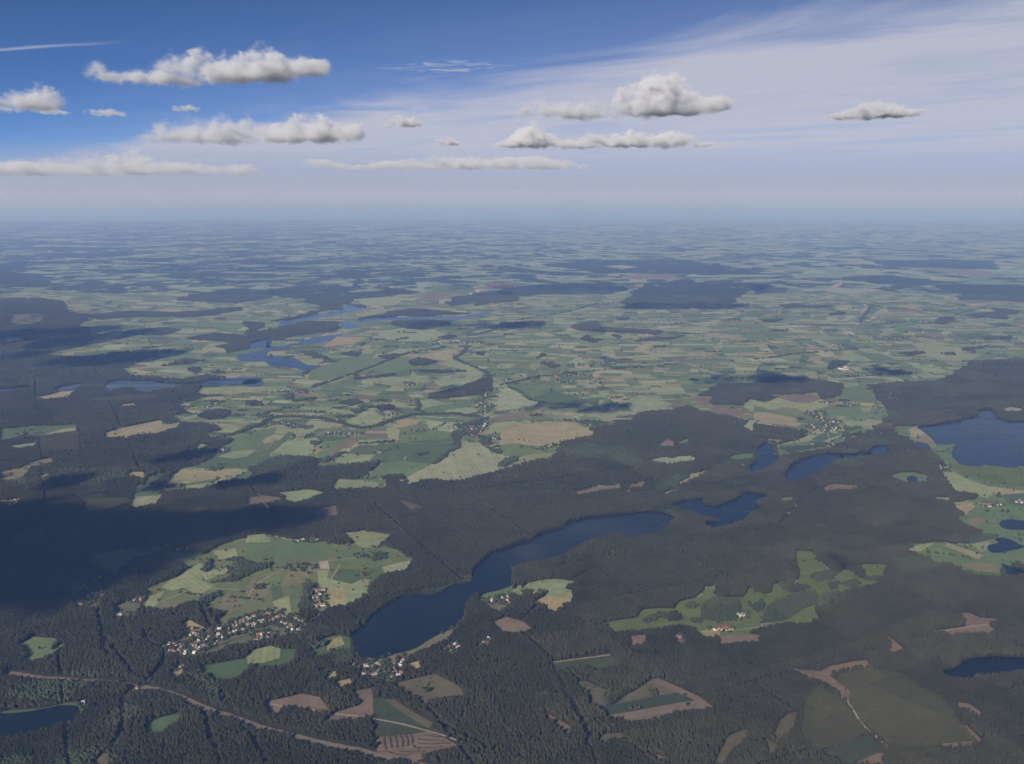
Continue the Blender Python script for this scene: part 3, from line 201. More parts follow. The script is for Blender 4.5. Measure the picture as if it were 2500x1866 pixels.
WOODS=[["d",[[-1671,3358],[-1663,3435],[-1650,3431],[-1656,3363]]],["d",[[-1260,4288],[-1228,4311],[-1145,4217],[-1059,4224],[-1077,4147],[-1125,4108],[-1170,4013],[-1276,3995],[-1210,4059],[-1157,4123]]],["d",[[-1248,3836],[-1197,3913],[-1190,3888],[-1211,3753]]],["d",[[-1119,3166],[-1071,3193],[-983,3121],[-949,3020],[-963,2977],[-1042,3098]]],["d",[[-1359,4154],[-1351,4300],[-1327,4166],[-1337,4127]]],["d",[[-879,3981],[-839,3984],[-780,3753],[-800,3689],[-849,3737],[-846,3849]]],["d",[[-632,4345],[-566,4364],[-565,4288],[-614,4267]]],["d",[[-1071,3949],[-1024,3949],[-1029,3941],[-1061,3932]]],["d",[[-733,3386],[-681,3428],[-667,3383],[-716,3357]]],["d",[[-468,3269],[-440,3281],[-440,3272],[-462,3266]]],["d",[[-654,3346],[-572,3346],[-548,3266],[-602,3241],[-647,3304]]],["d",[[-334,3443],[-256,3549],[-203,3602],[-176,3695],[-162,3689],[-201,3574],[-265,3494],[-325,3417]]],["d",[[41,3905],[78,3913],[140,3900],[139,3874],[77,3820]]],["d",[[502,3608],[520,3648],[582,3679],[553,3612],[507,3597]]],["p",[[583,3689],[646,3679],[657,3627],[604,3612]]],["d",[[757,3758],[816,3827],[913,3809],[900,3721],[850,3612],[762,3612],[723,3642]]],["d",[[958,3647],[1071,3811],[1220,3913],[1243,3875],[1217,3786],[1145,3721],[1055,3627],[953,3597]]],["d",[[1279,4092],[1378,4137],[1411,4106],[1340,4013],[1285,4013]]],["d",[[304,3035],[331,3032],[341,3020],[309,2966]]],["d",[[443,3064],[468,3067],[460,3031],[439,3014]]],["d",[[380,2947],[401,2946],[397,2929],[382,2935]]],["d",[[1698,4245],[1755,4279],[1867,4300],[1848,4217],[1959,4220],[1827,4147],[1668,4088]]],["d",[[2129,4539],[2252,4604],[2336,4580],[2276,4553],[2151,4484]]],["y",[[1083,3031],[1081,2854],[1109,2722],[1139,2686],[1285,2722],[1408,2744],[1383,2836],[1396,3010],[1324,3170],[1228,3218],[1110,3167]]],["y",[[889,2686],[1082,2796],[1070,2839],[1067,3001],[1042,3053],[1012,3100],[928,2961],[869,2786]]],["y",[[-2333,5214],[-2066,5225],[-2030,5108],[-2124,4941],[-2170,4962],[-2287,5151]]],["y",[[-3224,6652],[-3016,6768],[-2987,6759],[-2772,6252],[-3002,6189]]],["y",[[-3389,7869],[-3384,7954],[-3187,8056],[-2856,8082],[-2935,7910],[-3085,7788],[-3356,7812]]],["d",[[875,5563],[961,5663],[1034,5669],[953,5524],[913,5402],[780,5331],[815,5483]]],["d",[[299,6290],[483,6435],[709,6303],[784,6073],[795,5866],[715,5811],[600,5980],[351,6098]]],["d",[[1010,5574],[1190,5776],[1339,5996],[1496,6024],[1296,5866],[1152,5730]]],["d",[[2535,6896],[2618,6958],[2684,6907],[2650,6835],[2533,6816]]],["d",[[2689,7130],[2783,7220],[2841,7250],[2710,7066],[2660,7027]]],["d",[[1710,6303],[1974,6368],[2048,6347],[1767,6189]]],["d",[[-428,3896],[-388,3909],[-316,3940],[-256,3963],[-185,4069],[-172,4032],[-250,3984],[-281,3927],[-319,3885],[-387,3891]]],["d",[[570,3685],[603,3687],[624,3658],[588,3635]]],["d",[[685,3759],[728,3776],[744,3753],[699,3721]]],["d",[[676,3627],[718,3648],[730,3612],[683,3597]]],["p",[[823,3896],[852,3838],[837,3828],[809,3854]]],["d",[[941,3760],[1002,3793],[1019,3753],[955,3705]]],["d",[[965,3642],[1042,3695],[1042,3642],[967,3597]]],["d",[[1117,3983],[1177,4004],[1179,3959],[1117,3905]]],["p",[[1146,3967],[1237,3949],[1212,3905],[1139,3888]]],["d",[[1244,3836],[1331,3896],[1336,3871],[1248,3803]]],["d",[[1388,3990],[1440,4023],[1473,3995],[1400,3941]]],["p",[[1315,3978],[1375,3995],[1340,3923],[1312,3923]]],["d",[[1503,4043],[1565,4059],[1539,4023],[1504,4023]]],["d",[[641,4956],[752,5012],[834,4995],[857,4925],[826,4877],[787,4964],[751,5008],[663,4991]]],["p",[[-2336,7271],[-2321,7435],[-2232,7479],[-2126,7431],[-2104,7188],[-2211,7127]]],["p",[[-3009,9266],[-2927,9300],[-2895,9231],[-2933,9132]]],["p",[[-2763,9055],[-2747,9233],[-2632,9067],[-2713,9035]]],["d",[[-1543,5913],[-1452,6100],[-1244,6055],[-1227,6038],[-1317,5894],[-1389,5757],[-1477,5730],[-1541,5784]]],["d",[[-1177,5975],[-1161,6055],[-1110,6070],[-1100,6053],[-1147,5937]]],["d",[[-1339,6413],[-1326,6468],[-1261,6468],[-1257,6446],[-1290,6364]]],["d",[[-1246,6224],[-1235,6371],[-1233,6315],[-1271,6189]]],["d",[[-1360,7717],[-1336,7806],[-1254,7904],[-1175,7764],[-1259,7623]]],["d",[[-1391,7570],[-1257,7616],[-1219,7670],[-1329,7532]]],["p",[[-1057,7598],[-948,7639],[-903,7577],[-984,7399]]],["d",[[-1225,7466],[-1140,7524],[-1107,7487],[-1158,7335]]],["d",[[-1874,8045],[-1820,8116],[-1761,7910],[-1804,7861]]],["d",[[-1748,7830],[-1578,7954],[-1559,7960],[-1715,7764]]],["p",[[-2101,7768],[-2008,7781],[-1922,7623],[-2058,7600]]],["d",[[-616,6146],[-518,6176],[-524,6158],[-604,6098]]],["d",[[-481,5899],[-413,6120],[-399,6128],[-467,5908]]],["d",[[-416,6958],[-332,7017],[-248,7138],[-179,7220],[-178,7147],[-228,7066],[-275,6910],[-385,6872]]],["d",[[-419,6722],[-389,6787],[-279,6787],[-199,6664],[-233,6671],[-350,6688],[-349,6347],[-375,6380]]],["d",[[-232,6668],[-156,6591],[-144,6413],[-199,6380]]],["d",[[-174,6338],[-77,6183],[-69,6158],[-108,6158]]],["d",[[-88,5862],[-45,6000],[26,6055],[25,5980],[-51,5838]]],["p",[[-686,8021],[-464,8332],[-260,8796],[-185,8812],[-173,8227],[-376,7994],[-663,7869]]],["p",[[-737,5637],[-632,5642],[-620,5599],[-644,5499],[-716,5524]]],["p",[[-1224,8849],[-1074,9068],[-1063,8972],[-1191,8847]]],["p",[[-1437,8951],[-1384,8969],[-1342,8756],[-1391,8726]]],["p",[[1536,8052],[1796,8548],[2114,8548],[2159,8253],[2048,7812],[1913,7910],[1789,7623],[1552,7717],[1628,7960]]],["p",[[1965,8271],[2112,8634],[2341,8909],[2672,8724],[2864,8516],[2660,8010],[2476,7861],[2527,8165],[2177,8061],[2020,8245]]],["p",[[1963,8005],[2151,7965],[2015,7812],[1927,7851]]],["p",[[1720,6978],[2031,6787],[2022,6724],[1846,6480],[1774,6514],[1635,6617]]],["p",[[2078,7169],[2143,7178],[2137,7127],[2075,7127]]],["d",[[2587,7812],[2618,7879],[2687,7855],[2674,7812]]],["p",[[3014,8914],[3134,8940],[3157,8909],[3026,8878]]],["d",[[2313,6822],[2377,6862],[2474,6891],[2319,6761]]],["d",[[127,7305],[173,7326],[227,7313],[162,7250]]],["p",[[1572,8772],[1633,8816],[1666,8756],[1591,8696]]],["p",[[-1781,10199],[-1690,10418],[-1553,10265],[-1581,10040]]],["p",[[-1364,10085],[-1197,10250],[-1108,10119],[-1253,9885]]],["p",[[-1017,9715],[-932,9970],[-721,9752],[-821,9518],[-962,9518]]],["p",[[-935,9240],[-707,9245],[-433,9245],[-407,9177],[-692,9047]]],["p",[[-872,11463],[-745,11701],[-624,11573],[-732,11270]]],["p",[[-1449,9031],[-1356,8858],[-1075,9080],[-1065,8983],[-1360,8737]]],["d",[[-2256,10493],[-2059,10340],[-1809,9930],[-1812,9810],[-2092,10119]]],["p",[[-3284,15867],[-2711,16886],[-2012,17806],[-1477,17116],[-2125,16168],[-2555,15779],[-2113,14684],[-2253,14781],[-2390,15088],[-2482,15088],[-2428,14423],[-2887,14080],[-3038,13223],[-3067,12344],[-3148,11783],[-3473,13029],[-3037,12869],[-2666,14185],[-2939,14882],[-3191,15408]]],["p",[[-3137,11742],[-2943,12142],[-2669,12998],[-2240,12904],[-2117,12002],[-2368,11783],[-2641,11270],[-2714,11173],[-2756,11221],[-2812,11124],[-2951,11029]]],["p",[[-2043,13271],[-1724,14134],[-1374,14449],[-930,14134],[-470,13777],[-908,13783],[-997,13856],[-1288,13526],[-1703,13540]]],["p",[[-1594,13037],[-1249,13105],[-924,13051],[-767,13088],[-892,12584],[-1008,12114],[-1405,12344]]],["p",[[-1011,15377],[-697,16886],[71,17351],[63,15408],[-333,15229],[-598,14882],[-637,15408],[-870,14882]]],["p",[[-2509,10199],[-2269,9962],[-2142,9885],[-2253,9892],[-2467,10128]]],["p",[[-1401,11918],[-1133,11862],[-1160,11837],[-1355,11892]]],["p",[[-1627,11240],[-1495,11289],[-1500,11221],[-1610,11221]]],["p",[[-1330,11304],[-1195,11471],[-1159,11389],[-1297,11250]]],["p",[[-1680,10950],[-1632,10988],[-1604,10798],[-1651,10798]]],["p",[[-392,10314],[-280,10351],[-286,10119],[-362,10159]]],["p",[[-4290,16957],[-3779,18305],[-2808,18056],[-2688,17005],[-3325,15971],[-3700,16168]]],["p",[[-3169,20100],[-2974,20101],[-2644,17691],[-2789,17932]]],["p",[[-7726,15122],[-7555,15859],[-6874,15364],[-6228,14049],[-5838,13769],[-5418,12463],[-5496,11892],[-6665,12114],[-8319,15196]]],["p",[[-6618,12029],[-5438,11701],[-5210,12258],[-4787,11270],[-4909,10534],[-5816,10534]]],["p",[[-12604,23174],[-9782,21001],[-8446,18434],[-9534,17457]]],["p",[[-5806,13692],[-5420,14134],[-4594,13981],[-3995,14612],[-3877,14234],[-4356,13498],[-5073,13428],[-5547,13223]]],["p",[[-3736,11402],[-3534,11862],[-3146,11604],[-2961,11270],[-3116,11077],[-3639,11270]]],["p",[[-3210,10749],[-3037,11193],[-2995,11626],[-2970,12260],[-2771,11419],[-2878,11270],[-2838,10534],[-2948,10281],[-3082,10620]]],["p",[[-3356,9444],[-3278,9892],[-3009,9808],[-3181,9590]]],["p",[[-3056,9308],[-2998,9382],[-2919,9310],[-2915,9111]]],["p",[[-5227,15591],[-5345,16693],[-5018,17107],[-4170,17335],[-3895,16168],[-4142,15229],[-4866,15408]]],["p",[[-4609,11783],[-4656,12142],[-4305,12376],[-4023,12114],[-4078,11625]]],["p",[[-7170,17922],[-7496,19106],[-6959,18172],[-6519,16788],[-6683,16788]]],["p",[[-7312,20422],[-7053,21624],[-5854,21070],[-6473,19818]]],["p",[[735,12537],[1096,12998],[1105,12376],[1841,12029],[1689,11677],[1252,11892],[771,12114]]],["p",[[1339,11142],[1536,11390],[1981,11544],[1797,11270],[1433,11124]]],["p",[[752,11369],[889,11701],[896,11419],[1022,11258],[893,11029]]],["p",[[1154,11625],[1227,11648],[1278,11463],[1208,11319]]],["p",[[-157,12742],[412,12998],[419,12707],[75,12344],[-152,12344]]],["p",[[1396,13288],[1563,13334],[1543,13157],[1392,13090]]],["p",[[-218,17865],[517,18564],[1029,18434],[1973,18053],[1948,17228],[1460,16681],[963,17228],[-196,15971]]],["p",[[1688,15398],[2039,16763],[2441,18618],[3538,19979],[3543,18831],[4343,18831],[4778,18622],[4426,17228],[3980,17228],[3396,15229],[2691,14715],[2106,14391],[1686,14551]]],["p",[[-287,23558],[486,22358],[1859,21016],[709,20916],[466,21424],[-265,21776]]],["p",[[670,24129],[2375,25867],[4566,25867],[5043,23144],[5741,22433],[5111,21082],[3577,21082],[2466,21424],[1894,21424]]],["p",[[245,9962],[315,10262],[363,10192],[321,10040]]],["p",[[283,9590],[355,9594],[491,9505],[370,9379]]],["p",[[448,9089],[543,9178],[580,9047],[488,8983]]],["p",[[7549,18174],[7485,17005],[7109,15779],[7870,15408],[8870,15229],[10482,18053],[8745,18564],[8298,18831]]],["p",[[6627,20397],[7814,20934],[8186,19388],[8356,18964],[7633,18434],[6763,18695]]],["p",[[9004,25867],[12320,25867],[10852,22516],[9979,22516],[8688,23307]]],["p",[[4547,18926],[4932,18902],[4523,17228],[3991,16576]]],["p",[[3876,15005],[4286,15300],[4426,14948],[4775,14841],[4400,14551],[3867,14551]]],["p",[[3282,13103],[3532,13265],[3516,12960],[3278,12896]]],["p",[[3121,12086],[3358,12142],[3321,12002],[3130,12002]]],["p",[[4439,13884],[4725,14134],[4613,13639],[4396,13639]]],["p",[[5413,12832],[5763,13444],[5942,13438],[5735,12960],[5444,12645]]],["p",[[6246,13639],[7014,14450],[7114,14222],[6496,13223]]],["p",[[5430,11507],[5798,11595],[5654,11270],[5364,11270]]],["p",[[4726,10448],[4864,10646],[5209,10824],[4893,10534]]],["p",[[4012,10261],[4220,10375],[4315,10322],[4042,10079]]],["p",[[4433,10274],[4580,10291],[4548,10159],[4423,10159]]],["p",[[2971,9379],[3170,9829],[3343,9769],[3178,9518],[2986,9243]]]]
BELTS=[[45,[[-1858,6835],[-1785,6988],[-1771,7188],[-1729,7237],[-1556,7229],[-1413,7188],[-1250,7066],[-1152,6949],[-1044,6865],[-952,6949],[-872,7147],[-736,7313],[-439,7356],[-251,7229]]],[22,[[-475,5922],[-416,6158],[-347,6315],[-366,6514]]],[24,[[-760,7861],[-715,7577],[-735,7487],[-662,7399]]],[20,[[-1865,7313],[-1804,7443],[-1744,7465]]],[20,[[-2006,6548],[-1909,6671],[-1794,6949],[-1770,7188]]],[26,[[-1703,8391],[-1554,8797],[-1378,9310],[-1259,9735],[-1057,10364],[-710,10709]]],[24,[[-588,9962],[-526,10199],[-477,10798]]],[26,[[-588,9962],[-387,9518],[-249,9177],[-182,8677]]],[20,[[-510,11573],[-264,12002],[-78,12896]]],[20,[[-106,8503],[264,8920],[443,8983]]],[22,[[656,9177],[918,9310],[1121,9379],[1583,9590]]],[20,[[96,13157],[329,13498],[790,14080],[1076,14715],[1298,15229]]],[16,[[-42,8436],[71,8218],[146,7861],[296,7717]]],[14,[[296,7717],[439,7693]]],[30,[[4937,15779],[5343,15229],[5394,14551],[5904,14234],[6151,14080]]],[30,[[5274,14715],[4515,12960]]],[26,[[3511,12707],[3963,12559],[4525,12584],[5038,12960],[5413,12832]]],[24,[[6029,13639],[6392,14080],[6961,14715]]],[20,[[2408,9885],[2921,10240],[3299,10406],[3866,10709]]],[24,[[-1910,9047],[-1893,9243],[-1847,9483]]],[16,[[-1026,6413],[-761,6480]]],[16,[[2351,6910],[2311,6761],[2247,6617]]],[18,[[4750,10534],[5103,9885]]]]
ROADS=[["road",24,46,"verge",[[-1714,3192],[-1668,3178],[-1585,3156],[-1502,3144],[-1430,3133],[-1327,3125],[-1263,3101],[-1202,3084],[-1165,3073],[-1072,3020],[-970,2947],[-878,2899],[-780,2839],[-681,2794],[-587,2752],[-514,2726],[-442,2702],[-390,2675],[-291,2641],[-216,2600]]],["road",8,18,"asphalt",[[-1227,3107],[-1214,3166],[-1215,3241],[-1227,3317],[-1194,3324],[-1116,3337],[-1073,3390],[-1028,3445],[-951,3523],[-879,3589],[-802,3612],[-748,3658]]],["forest_track",5,16,"dirt",[[-1251,3070],[-1258,3009],[-1231,2935],[-1203,2864],[-1183,2786],[-1179,2731]]],["forest_track",4,15,"dirt",[[-1719,3923],[-1653,3770],[-1585,3627],[-1521,3494],[-1461,3357],[-1425,3317]]],["forest_track",4,15,"dirt",[[-971,2924],[-912,2786],[-831,2625]]],["forest_track",4,14,"dirt",[[-810,2815],[-701,2634]]],["forest_track",4,14,"dirt",[[-1383,3523],[-1323,3424],[-1253,3370]]],["forest_track",4,14,"dirt",[[-1514,3480],[-1390,3317],[-1292,3180]]],["sand_track",7,12,"sand",[[-825,2993],[-796,2984],[-740,2968],[-650,2943],[-568,2919],[-471,2899],[-417,2881],[-337,2852],[-262,2815],[-205,2786],[-138,2740]]],["forest_track",4,16,"dirt",[[-424,3144],[-393,3115],[-330,3036],[-283,3000]]],["forest_track",4,16,"dirt",[[-458,3087],[-441,2966],[-426,2894],[-407,2768]]],["forest_track",3,14,"dirt",[[-320,2935],[-135,2768],[-54,2686]]],["farm_lane",6,12,"sand",[[-664,3180],[-631,3216],[-556,3241],[-556,3317]]],["forest_track",5,17,"dirt",[[143,3279],[146,3229],[164,3133],[190,2998],[205,2914],[221,2834],[234,2749],[248,2625]]],["sand_track",7,14,"sand",[[145,3271],[206,3289],[277,3308],[349,3330]]],["forest_track",4,15,"dirt",[[249,4023],[310,4108],[374,4186]]],["forest_track",4,15,"dirt",[[42,3612],[75,3705],[109,3770]]],["forest_track",4,14,"dirt",[[84,3545],[236,3582],[351,3612]]],["farm_lane",5,10,"sand",[[792,3545],[820,3530],[934,3567],[952,3589],[992,3597]]],["sand_track",8,16,"sand",[[1081,3025],[1081,2945],[1079,2854],[1092,2803]]],["sand_track",12,18,"sand",[[1092,2803],[1100,2763],[1110,2720]]],["sand_track",5,14,"dirt",[[1091,2800],[1042,2768],[988,2740],[936,2713],[883,2684]]],["forest_track",4,16,"dirt",[[1671,5341],[1612,5263],[1463,5014],[1346,4799],[1285,4661]]],["sand_track",7,12,"sand",[[1579,3520],[1653,3543],[1725,3564],[1806,3588]]],["farm_lane",8,10,"sand",[[2031,4511],[2070,4439],[2132,4326]]],["forest_track",5,18,"dirt",[[-78,5097],[32,5140],[124,5173],[226,5262],[329,5326],[464,5414],[608,5486],[755,5504]]],["forest_track",4,20,"dirt",[[-2369,5251],[-2287,5151],[-2155,4941]]],["forest_track",4,18,"dirt",[[-3015,6835],[-2755,6220]]],["forest_track",4,18,"dirt",[[-3002,6189],[-2862,6189],[-2749,6252]]],["forest_track",4,18,"dirt",[[-2019,5331],[-2090,5549],[-2081,5703],[-2057,5866]]],["farm_lane",6,8,"asphalt",[[-203,8436],[-237,8165],[-225,7717],[-214,7229],[-215,6910]]],["farm_lane",6,8,"sand",[[-215,6910],[-233,6688],[-322,6617],[-356,6480],[-545,6413],[-761,6480],[-1066,6671],[-1292,6724],[-1534,6835],[-1746,7007]]],["farm_lane",6,8,"sand",[[-211,7229],[-72,7313],[31,7443]]],["farm_lane",6,8,"sand",[[-203,8436],[-95,8608],[36,8756]]],["farm_lane",6,8,"sand",[[2406,7106],[2590,7229],[2844,7532],[2914,7861]]],["farm_lane",6,8,"sand",[[2176,7229],[2086,7532],[1884,7670]]],["farm_lane",6,8,"sand",[[2187,6798],[2121,6480],[2257,6548],[2492,6798]]],["farm_lane",6,8,"sand",[[-42,8436],[215,8726],[576,8972],[862,8726]]],["farm_lane",6,8,"sand",[[930,7487],[1193,8381],[1393,8666]]],["farm_lane",6,8,"sand",[[-1692,8335],[-1535,8749],[-1359,9256],[-1038,10298],[-693,10656]]],["farm_lane",6,8,"sand",[[-1992,7670],[-2145,7532],[-2308,7577],[-2384,7399]]],["farm_lane",6,8,"sand",[[-1073,3854],[-1068,3995],[-1005,4147],[-914,4226],[-819,4267],[-685,4309]]],["farm_lane",6,8,"sand",[[-748,3658],[-781,3854],[-770,3995],[-760,4226]]],["farm_lane",6,8,"sand",[[-1452,3786],[-1397,3820],[-1330,3923],[-1233,3941],[-1091,3923]]]]
HOUSES=[[26,"village street west of the long lake",[[-1257,3390],[-1201,3383],[-1123,3359]],28,"mix"],[20,"village street west of the long lake",[[-1150,3390],[-1109,3431],[-1080,3477]],26,"mix"],[26,"village street west of the long lake",[[-1101,3508],[-1049,3523],[-1017,3589]],28,"mix"],[52,"village street west of the long lake",[[-1017,3589],[-977,3627],[-944,3650],[-900,3681]],34,"mix"],[6,"village street west of the long lake",[[-1197,3501],[-1162,3508]],16,"mix"],[8,"village street west of the long lake",[[-949,3466],[-895,3494]],20,"mix"],[26,"village street west of the long lake",[[-878,3635],[-832,3597],[-788,3552]],30,"mix"],[30,"hamlet at the south end of the long lake",[[-521,3198],[-472,3216],[-441,3241],[-409,3210],[-432,3162]],34,"mix"],[3,"hamlet at the south end of the long lake",[[-400,3276],[-374,3281]],10,"mix"],[7,"large farm with long barns above the village",[[-810,3923],[-786,3854],[-767,3803],[-751,3753]],10,"barn"],[10,"hamlet on the forest edge beyond the big meadow",[[-1004,4548],[-962,4535],[-923,4553]],18,"mix"],[2,"lone farm in the big meadow",[[-691,4341],[-674,4326]],6,"mix"],[9,"farmstead on the east shore of the long lake",[[-100,3770],[-61,3828],[-15,3836],[-28,3786]],16,"mix"],[5,"forest clearing south-east of the long lake",[[-116,3435],[-80,3452]],12,"mix"],[7,"forest clearing south of the long lake",[[-232,3359],[-212,3383],[-193,3408]],14,"mix"],[14,"village lying in the cloud shadow",[[-1810,3977],[-1746,3905],[-1677,3854]],26,"mix"],[6,"village lying in the cloud shadow",[[-1729,3770],[-1716,3786]],16,"mix"],[5,"village lying in the cloud shadow",[[-1778,4069],[-1750,4051]],12,"mix"],[4,"hamlet in the cloud shadow",[[-1597,4085],[-1584,4098]],10,"mix"],[2,"hamlet in the cloud shadow",[[-1516,4127],[-1505,4117]],6,"mix"],[8,"hamlet at the edge of the cloud shadow",[[-1542,4391],[-1495,4421]],14,"mix"],[5,"farm beside the pale field",[[-1520,3828],[-1487,3820]],10,"mix"],[3,"forest farm west of the village",[[-1534,3666],[-1517,3681]],8,"mix"],[3,"clearing south of the village",[[-1161,3241],[-1138,3223]],8,"mix"],[2,"clearing south of the village",[[-1076,3162],[-1062,3154]],6,"mix"],[2,"road junction in the forest",[[-1245,3089],[-1230,3087]],5,"mix"],[2,"landing at the end of the corner lake",[[-1387,2989],[-1377,2977]],4,"mix"],[3,"wooded yard in the pale zigzag field",[[82,3891],[97,3885]],8,"mix"],[5,"farm in the green valley",[[888,3681],[899,3658],[915,3674]],10,"mix"],[5,"farm south of the green valley",[[780,3559],[798,3545],[819,3555]],9,"barn"],[3,"small clearing south of the green valley",[[607,3473],[629,3480]],8,"mix"],[6,"forest hamlet north of the long clearing",[[428,4384],[457,4373],[447,4309]],14,"mix"],[3,"forest hamlet by the forked lake",[[973,4535],[1058,4565]],8,"mix"],[4,"left forest village",[[-3098,5908],[-3105,5951]],10,"mix"],[5,"left forest village",[[-3358,6671],[-3342,6688]],14,"mix"],[2,"left forest village",[[-2934,5651],[-2921,5646]],6,"mix"],[7,"sandy yard at the left edge",[[-2714,5134],[-2637,5162]],10,"barn"],[6,"left lakeside hamlet",[[-4423,8972],[-4353,9035]],20,"mix"],[5,"farm in the tan field",[[-1800,5797],[-1749,5797]],14,"mix"],[5,"farm by the wood edge",[[-1855,6220],[-1842,6283]],14,"mix"],[2,"farm by the wood edge",[[-1874,5433],[-1866,5438]],6,"mix"],[8,"village on the forest edge",[[-2364,7577],[-2335,7670],[-2410,7861]],20,"mix"],[26,"village along the tree belt",[[-1746,7007],[-1646,7027],[-1541,6949],[-1474,6872],[-1408,6929]],24,"mix"],[12,"row of farms among the strip fields",[[-1292,6724],[-1239,6706],[-1153,6696],[-1043,6688]],14,"mix"],[26,"street village at the centre",[[-226,8326],[-234,8061],[-225,7717],[-217,7356]],20,"mix"],[12,"street village at the centre",[[-310,7812],[-272,7836],[-238,7670],[-281,7555],[-171,7670]],16,"mix"],[36,"church village at the centre",[[-409,6835],[-329,6949],[-281,6835],[-227,6743],[-324,6653],[-201,7027]],36,"mix"],[6,"farm east of the centre village",[[-156,6600],[-98,6548]],14,"mix"],[5,"farm at the forest edge below the centre",[[-643,5549],[-611,5511]],10,"mix"],[1,"farm at the forest edge below the centre",[[-714,5457],[-711,5457]],2,"mix"],[3,"lone farm in the dark green field",[[-868,6220],[-836,6214]],8,"barn"],[4,"farm beside the road junction",[[-108,8756],[-43,8738]],14,"barn"],[14,"hamlet by the western wood",[[-1883,8218],[-1797,8245],[-1679,8165]],20,"mix"],[4,"farm on the tree belt",[[-901,7284],[-861,7292]],10,"mix"],[5,"farm in the northern fields",[[-927,8619],[-883,8608]],16,"mix"],[4,"farms in the middle fields",[[-685,6779],[-636,6805]],10,"mix"],[4,"farms in the western fields",[[-1481,7399],[-1457,7421]],12,"mix"],[8,"farm beside the tan field",[[165,6283],[196,6267],[256,6413]],14,"mix"],[5,"farm in cloud shadow",[[553,6988],[599,6968]],14,"mix"],[4,"lakeside houses in the forest",[[1352,5852],[1421,5894]],12,"mix"],[4,"farms in the right fields",[[777,7935],[900,7985]],14,"mix"],[3,"farms in the right fields",[[1211,8436],[1248,8408]],12,"mix"],[34,"right village above the ponds",[[2228,7313],[2303,7443],[2253,7188],[2282,7106],[2364,7086]],30,"mix"],[34,"right village above the ponds",[[2110,6910],[2199,6949],[2256,6910],[2187,6798],[2147,6835]],34,"mix"],[11,"hamlet below the right village",[[2241,6548],[2297,6617],[2284,6531]],16,"mix"],[5,"hamlet below the right village",[[2095,6446],[2106,6380]],10,"mix"],[16,"holiday cottages in the right forest",[[3113,8218],[3174,8245],[3037,8010],[3090,7861],[3060,7910]],16,"mix"],[5,"farm above the right village",[[2456,7764],[2487,7740]],12,"mix"],[6,"farm above the right village",[[2618,7670],[2702,7693]],14,"mix"],[9,"farm right of the pale field",[[2473,5065],[2525,5108],[2568,5103]],10,"barn"],[6,"farm at the tip of the pale field",[[2570,5866],[2571,5797],[2610,5838]],10,"mix"],[2,"farm on the right edge",[[2710,5162],[2704,5129]],6,"barn"],[30,"far right town",[[4400,12228],[4264,11677],[4166,11173],[4117,10890]],60,"mix"],[34,"far right town",[[4368,11270],[4624,11573],[4753,11470],[4936,11470]],50,"mix"],[22,"far right town",[[5004,11270],[5126,11173],[5203,10982]],50,"mix"],[4,"far right depot",[[3076,9310],[3179,9413],[3260,9518]],20,"hall"],[10,"far right wooded village",[[5588,13025],[5735,12960]],40,"mix"],[10,"far right farms",[[3524,10709],[3830,11029],[3064,10709]],40,"mix"],[44,"far centre town",[[-720,11077],[-579,10982],[-452,11173],[-324,11029]],60,"mix"],[18,"far village",[[1219,14715],[1402,15141],[1651,15408]],50,"mix"],[28,"far village",[[426,8618],[580,9047],[661,8920],[812,8647]],50,"mix"],[18,"far village",[[1893,12584],[2011,12645],[2217,12769]],50,"mix"],[12,"far village",[[2877,13223],[2976,13090]],40,"mix"],[10,"far farms",[[581,10281],[797,9662],[1760,9518],[1837,9554]],40,"mix"],[22,"far left town",[[-6817,13639],[-6685,13711],[-6467,13783],[-6327,12896]],60,"mix"],[26,"distant town",[[-2725,20431],[-2465,20752],[-2098,20120],[-2227,19525]],90,"mix"],[4,"far halls",[[-593,17457],[-505,17341],[-671,16745]],24,"hall"]]
TREES=[["clearing below the hamlet",[[-292,3070],[-272,3058],[-280,3051]]],["young clearing",[[559,2961],[392,2956],[451,3058],[312,2998]]],["big meadow north of the village",[[-1070,3968],[-1047,3959],[-875,4098],[-778,4278],[-646,4288],[-611,4299],[-1035,3968]]],["right pasture by the ponds",[[2478,5056],[2444,4964],[2520,4964],[2552,4958],[2109,4341],[2242,4352],[2217,4395],[2141,4530]]],["green valley",[[757,3753],[944,3770],[960,3753],[735,3854],[995,3658],[992,3753]]],["meadow by the corner wood",[[-1695,3370],[-1651,3452]]],["lake end meadow",[[-568,3317],[-530,3260],[-591,3317],[-454,3292],[-433,3317]]],["strip fields",[[-1038,6283],[-1270,6514],[-401,5698],[-367,6098],[-792,6835],[-1196,5880],[-509,6583]]],["right farmland",[[2560,5240],[2451,4962],[2526,4962],[2551,4962],[2176,7623],[2715,5651],[2621,5599]]]]
BRUSH_ROWS=[[[-384,2775],[-378,2740],[-369,2705]],[[-368,2781],[-360,2744],[-354,2713]],[[-352,2784],[-343,2749],[-338,2716]],[[-336,2786],[-326,2754],[-323,2722]],[[-321,2789],[-311,2758],[-309,2726]],[[-306,2792],[-298,2766],[-296,2734]],[[-283,2768],[-243,2758],[-198,2756]],[[-281,2744],[-236,2738],[-183,2742]],[[-289,2720],[-249,2716],[-206,2723]],[[-330,2695],[-291,2695],[-253,2700]],[[-265,2788],[-240,2781],[-215,2777]],[[-364,2696],[-328,2677],[-299,2675]]]
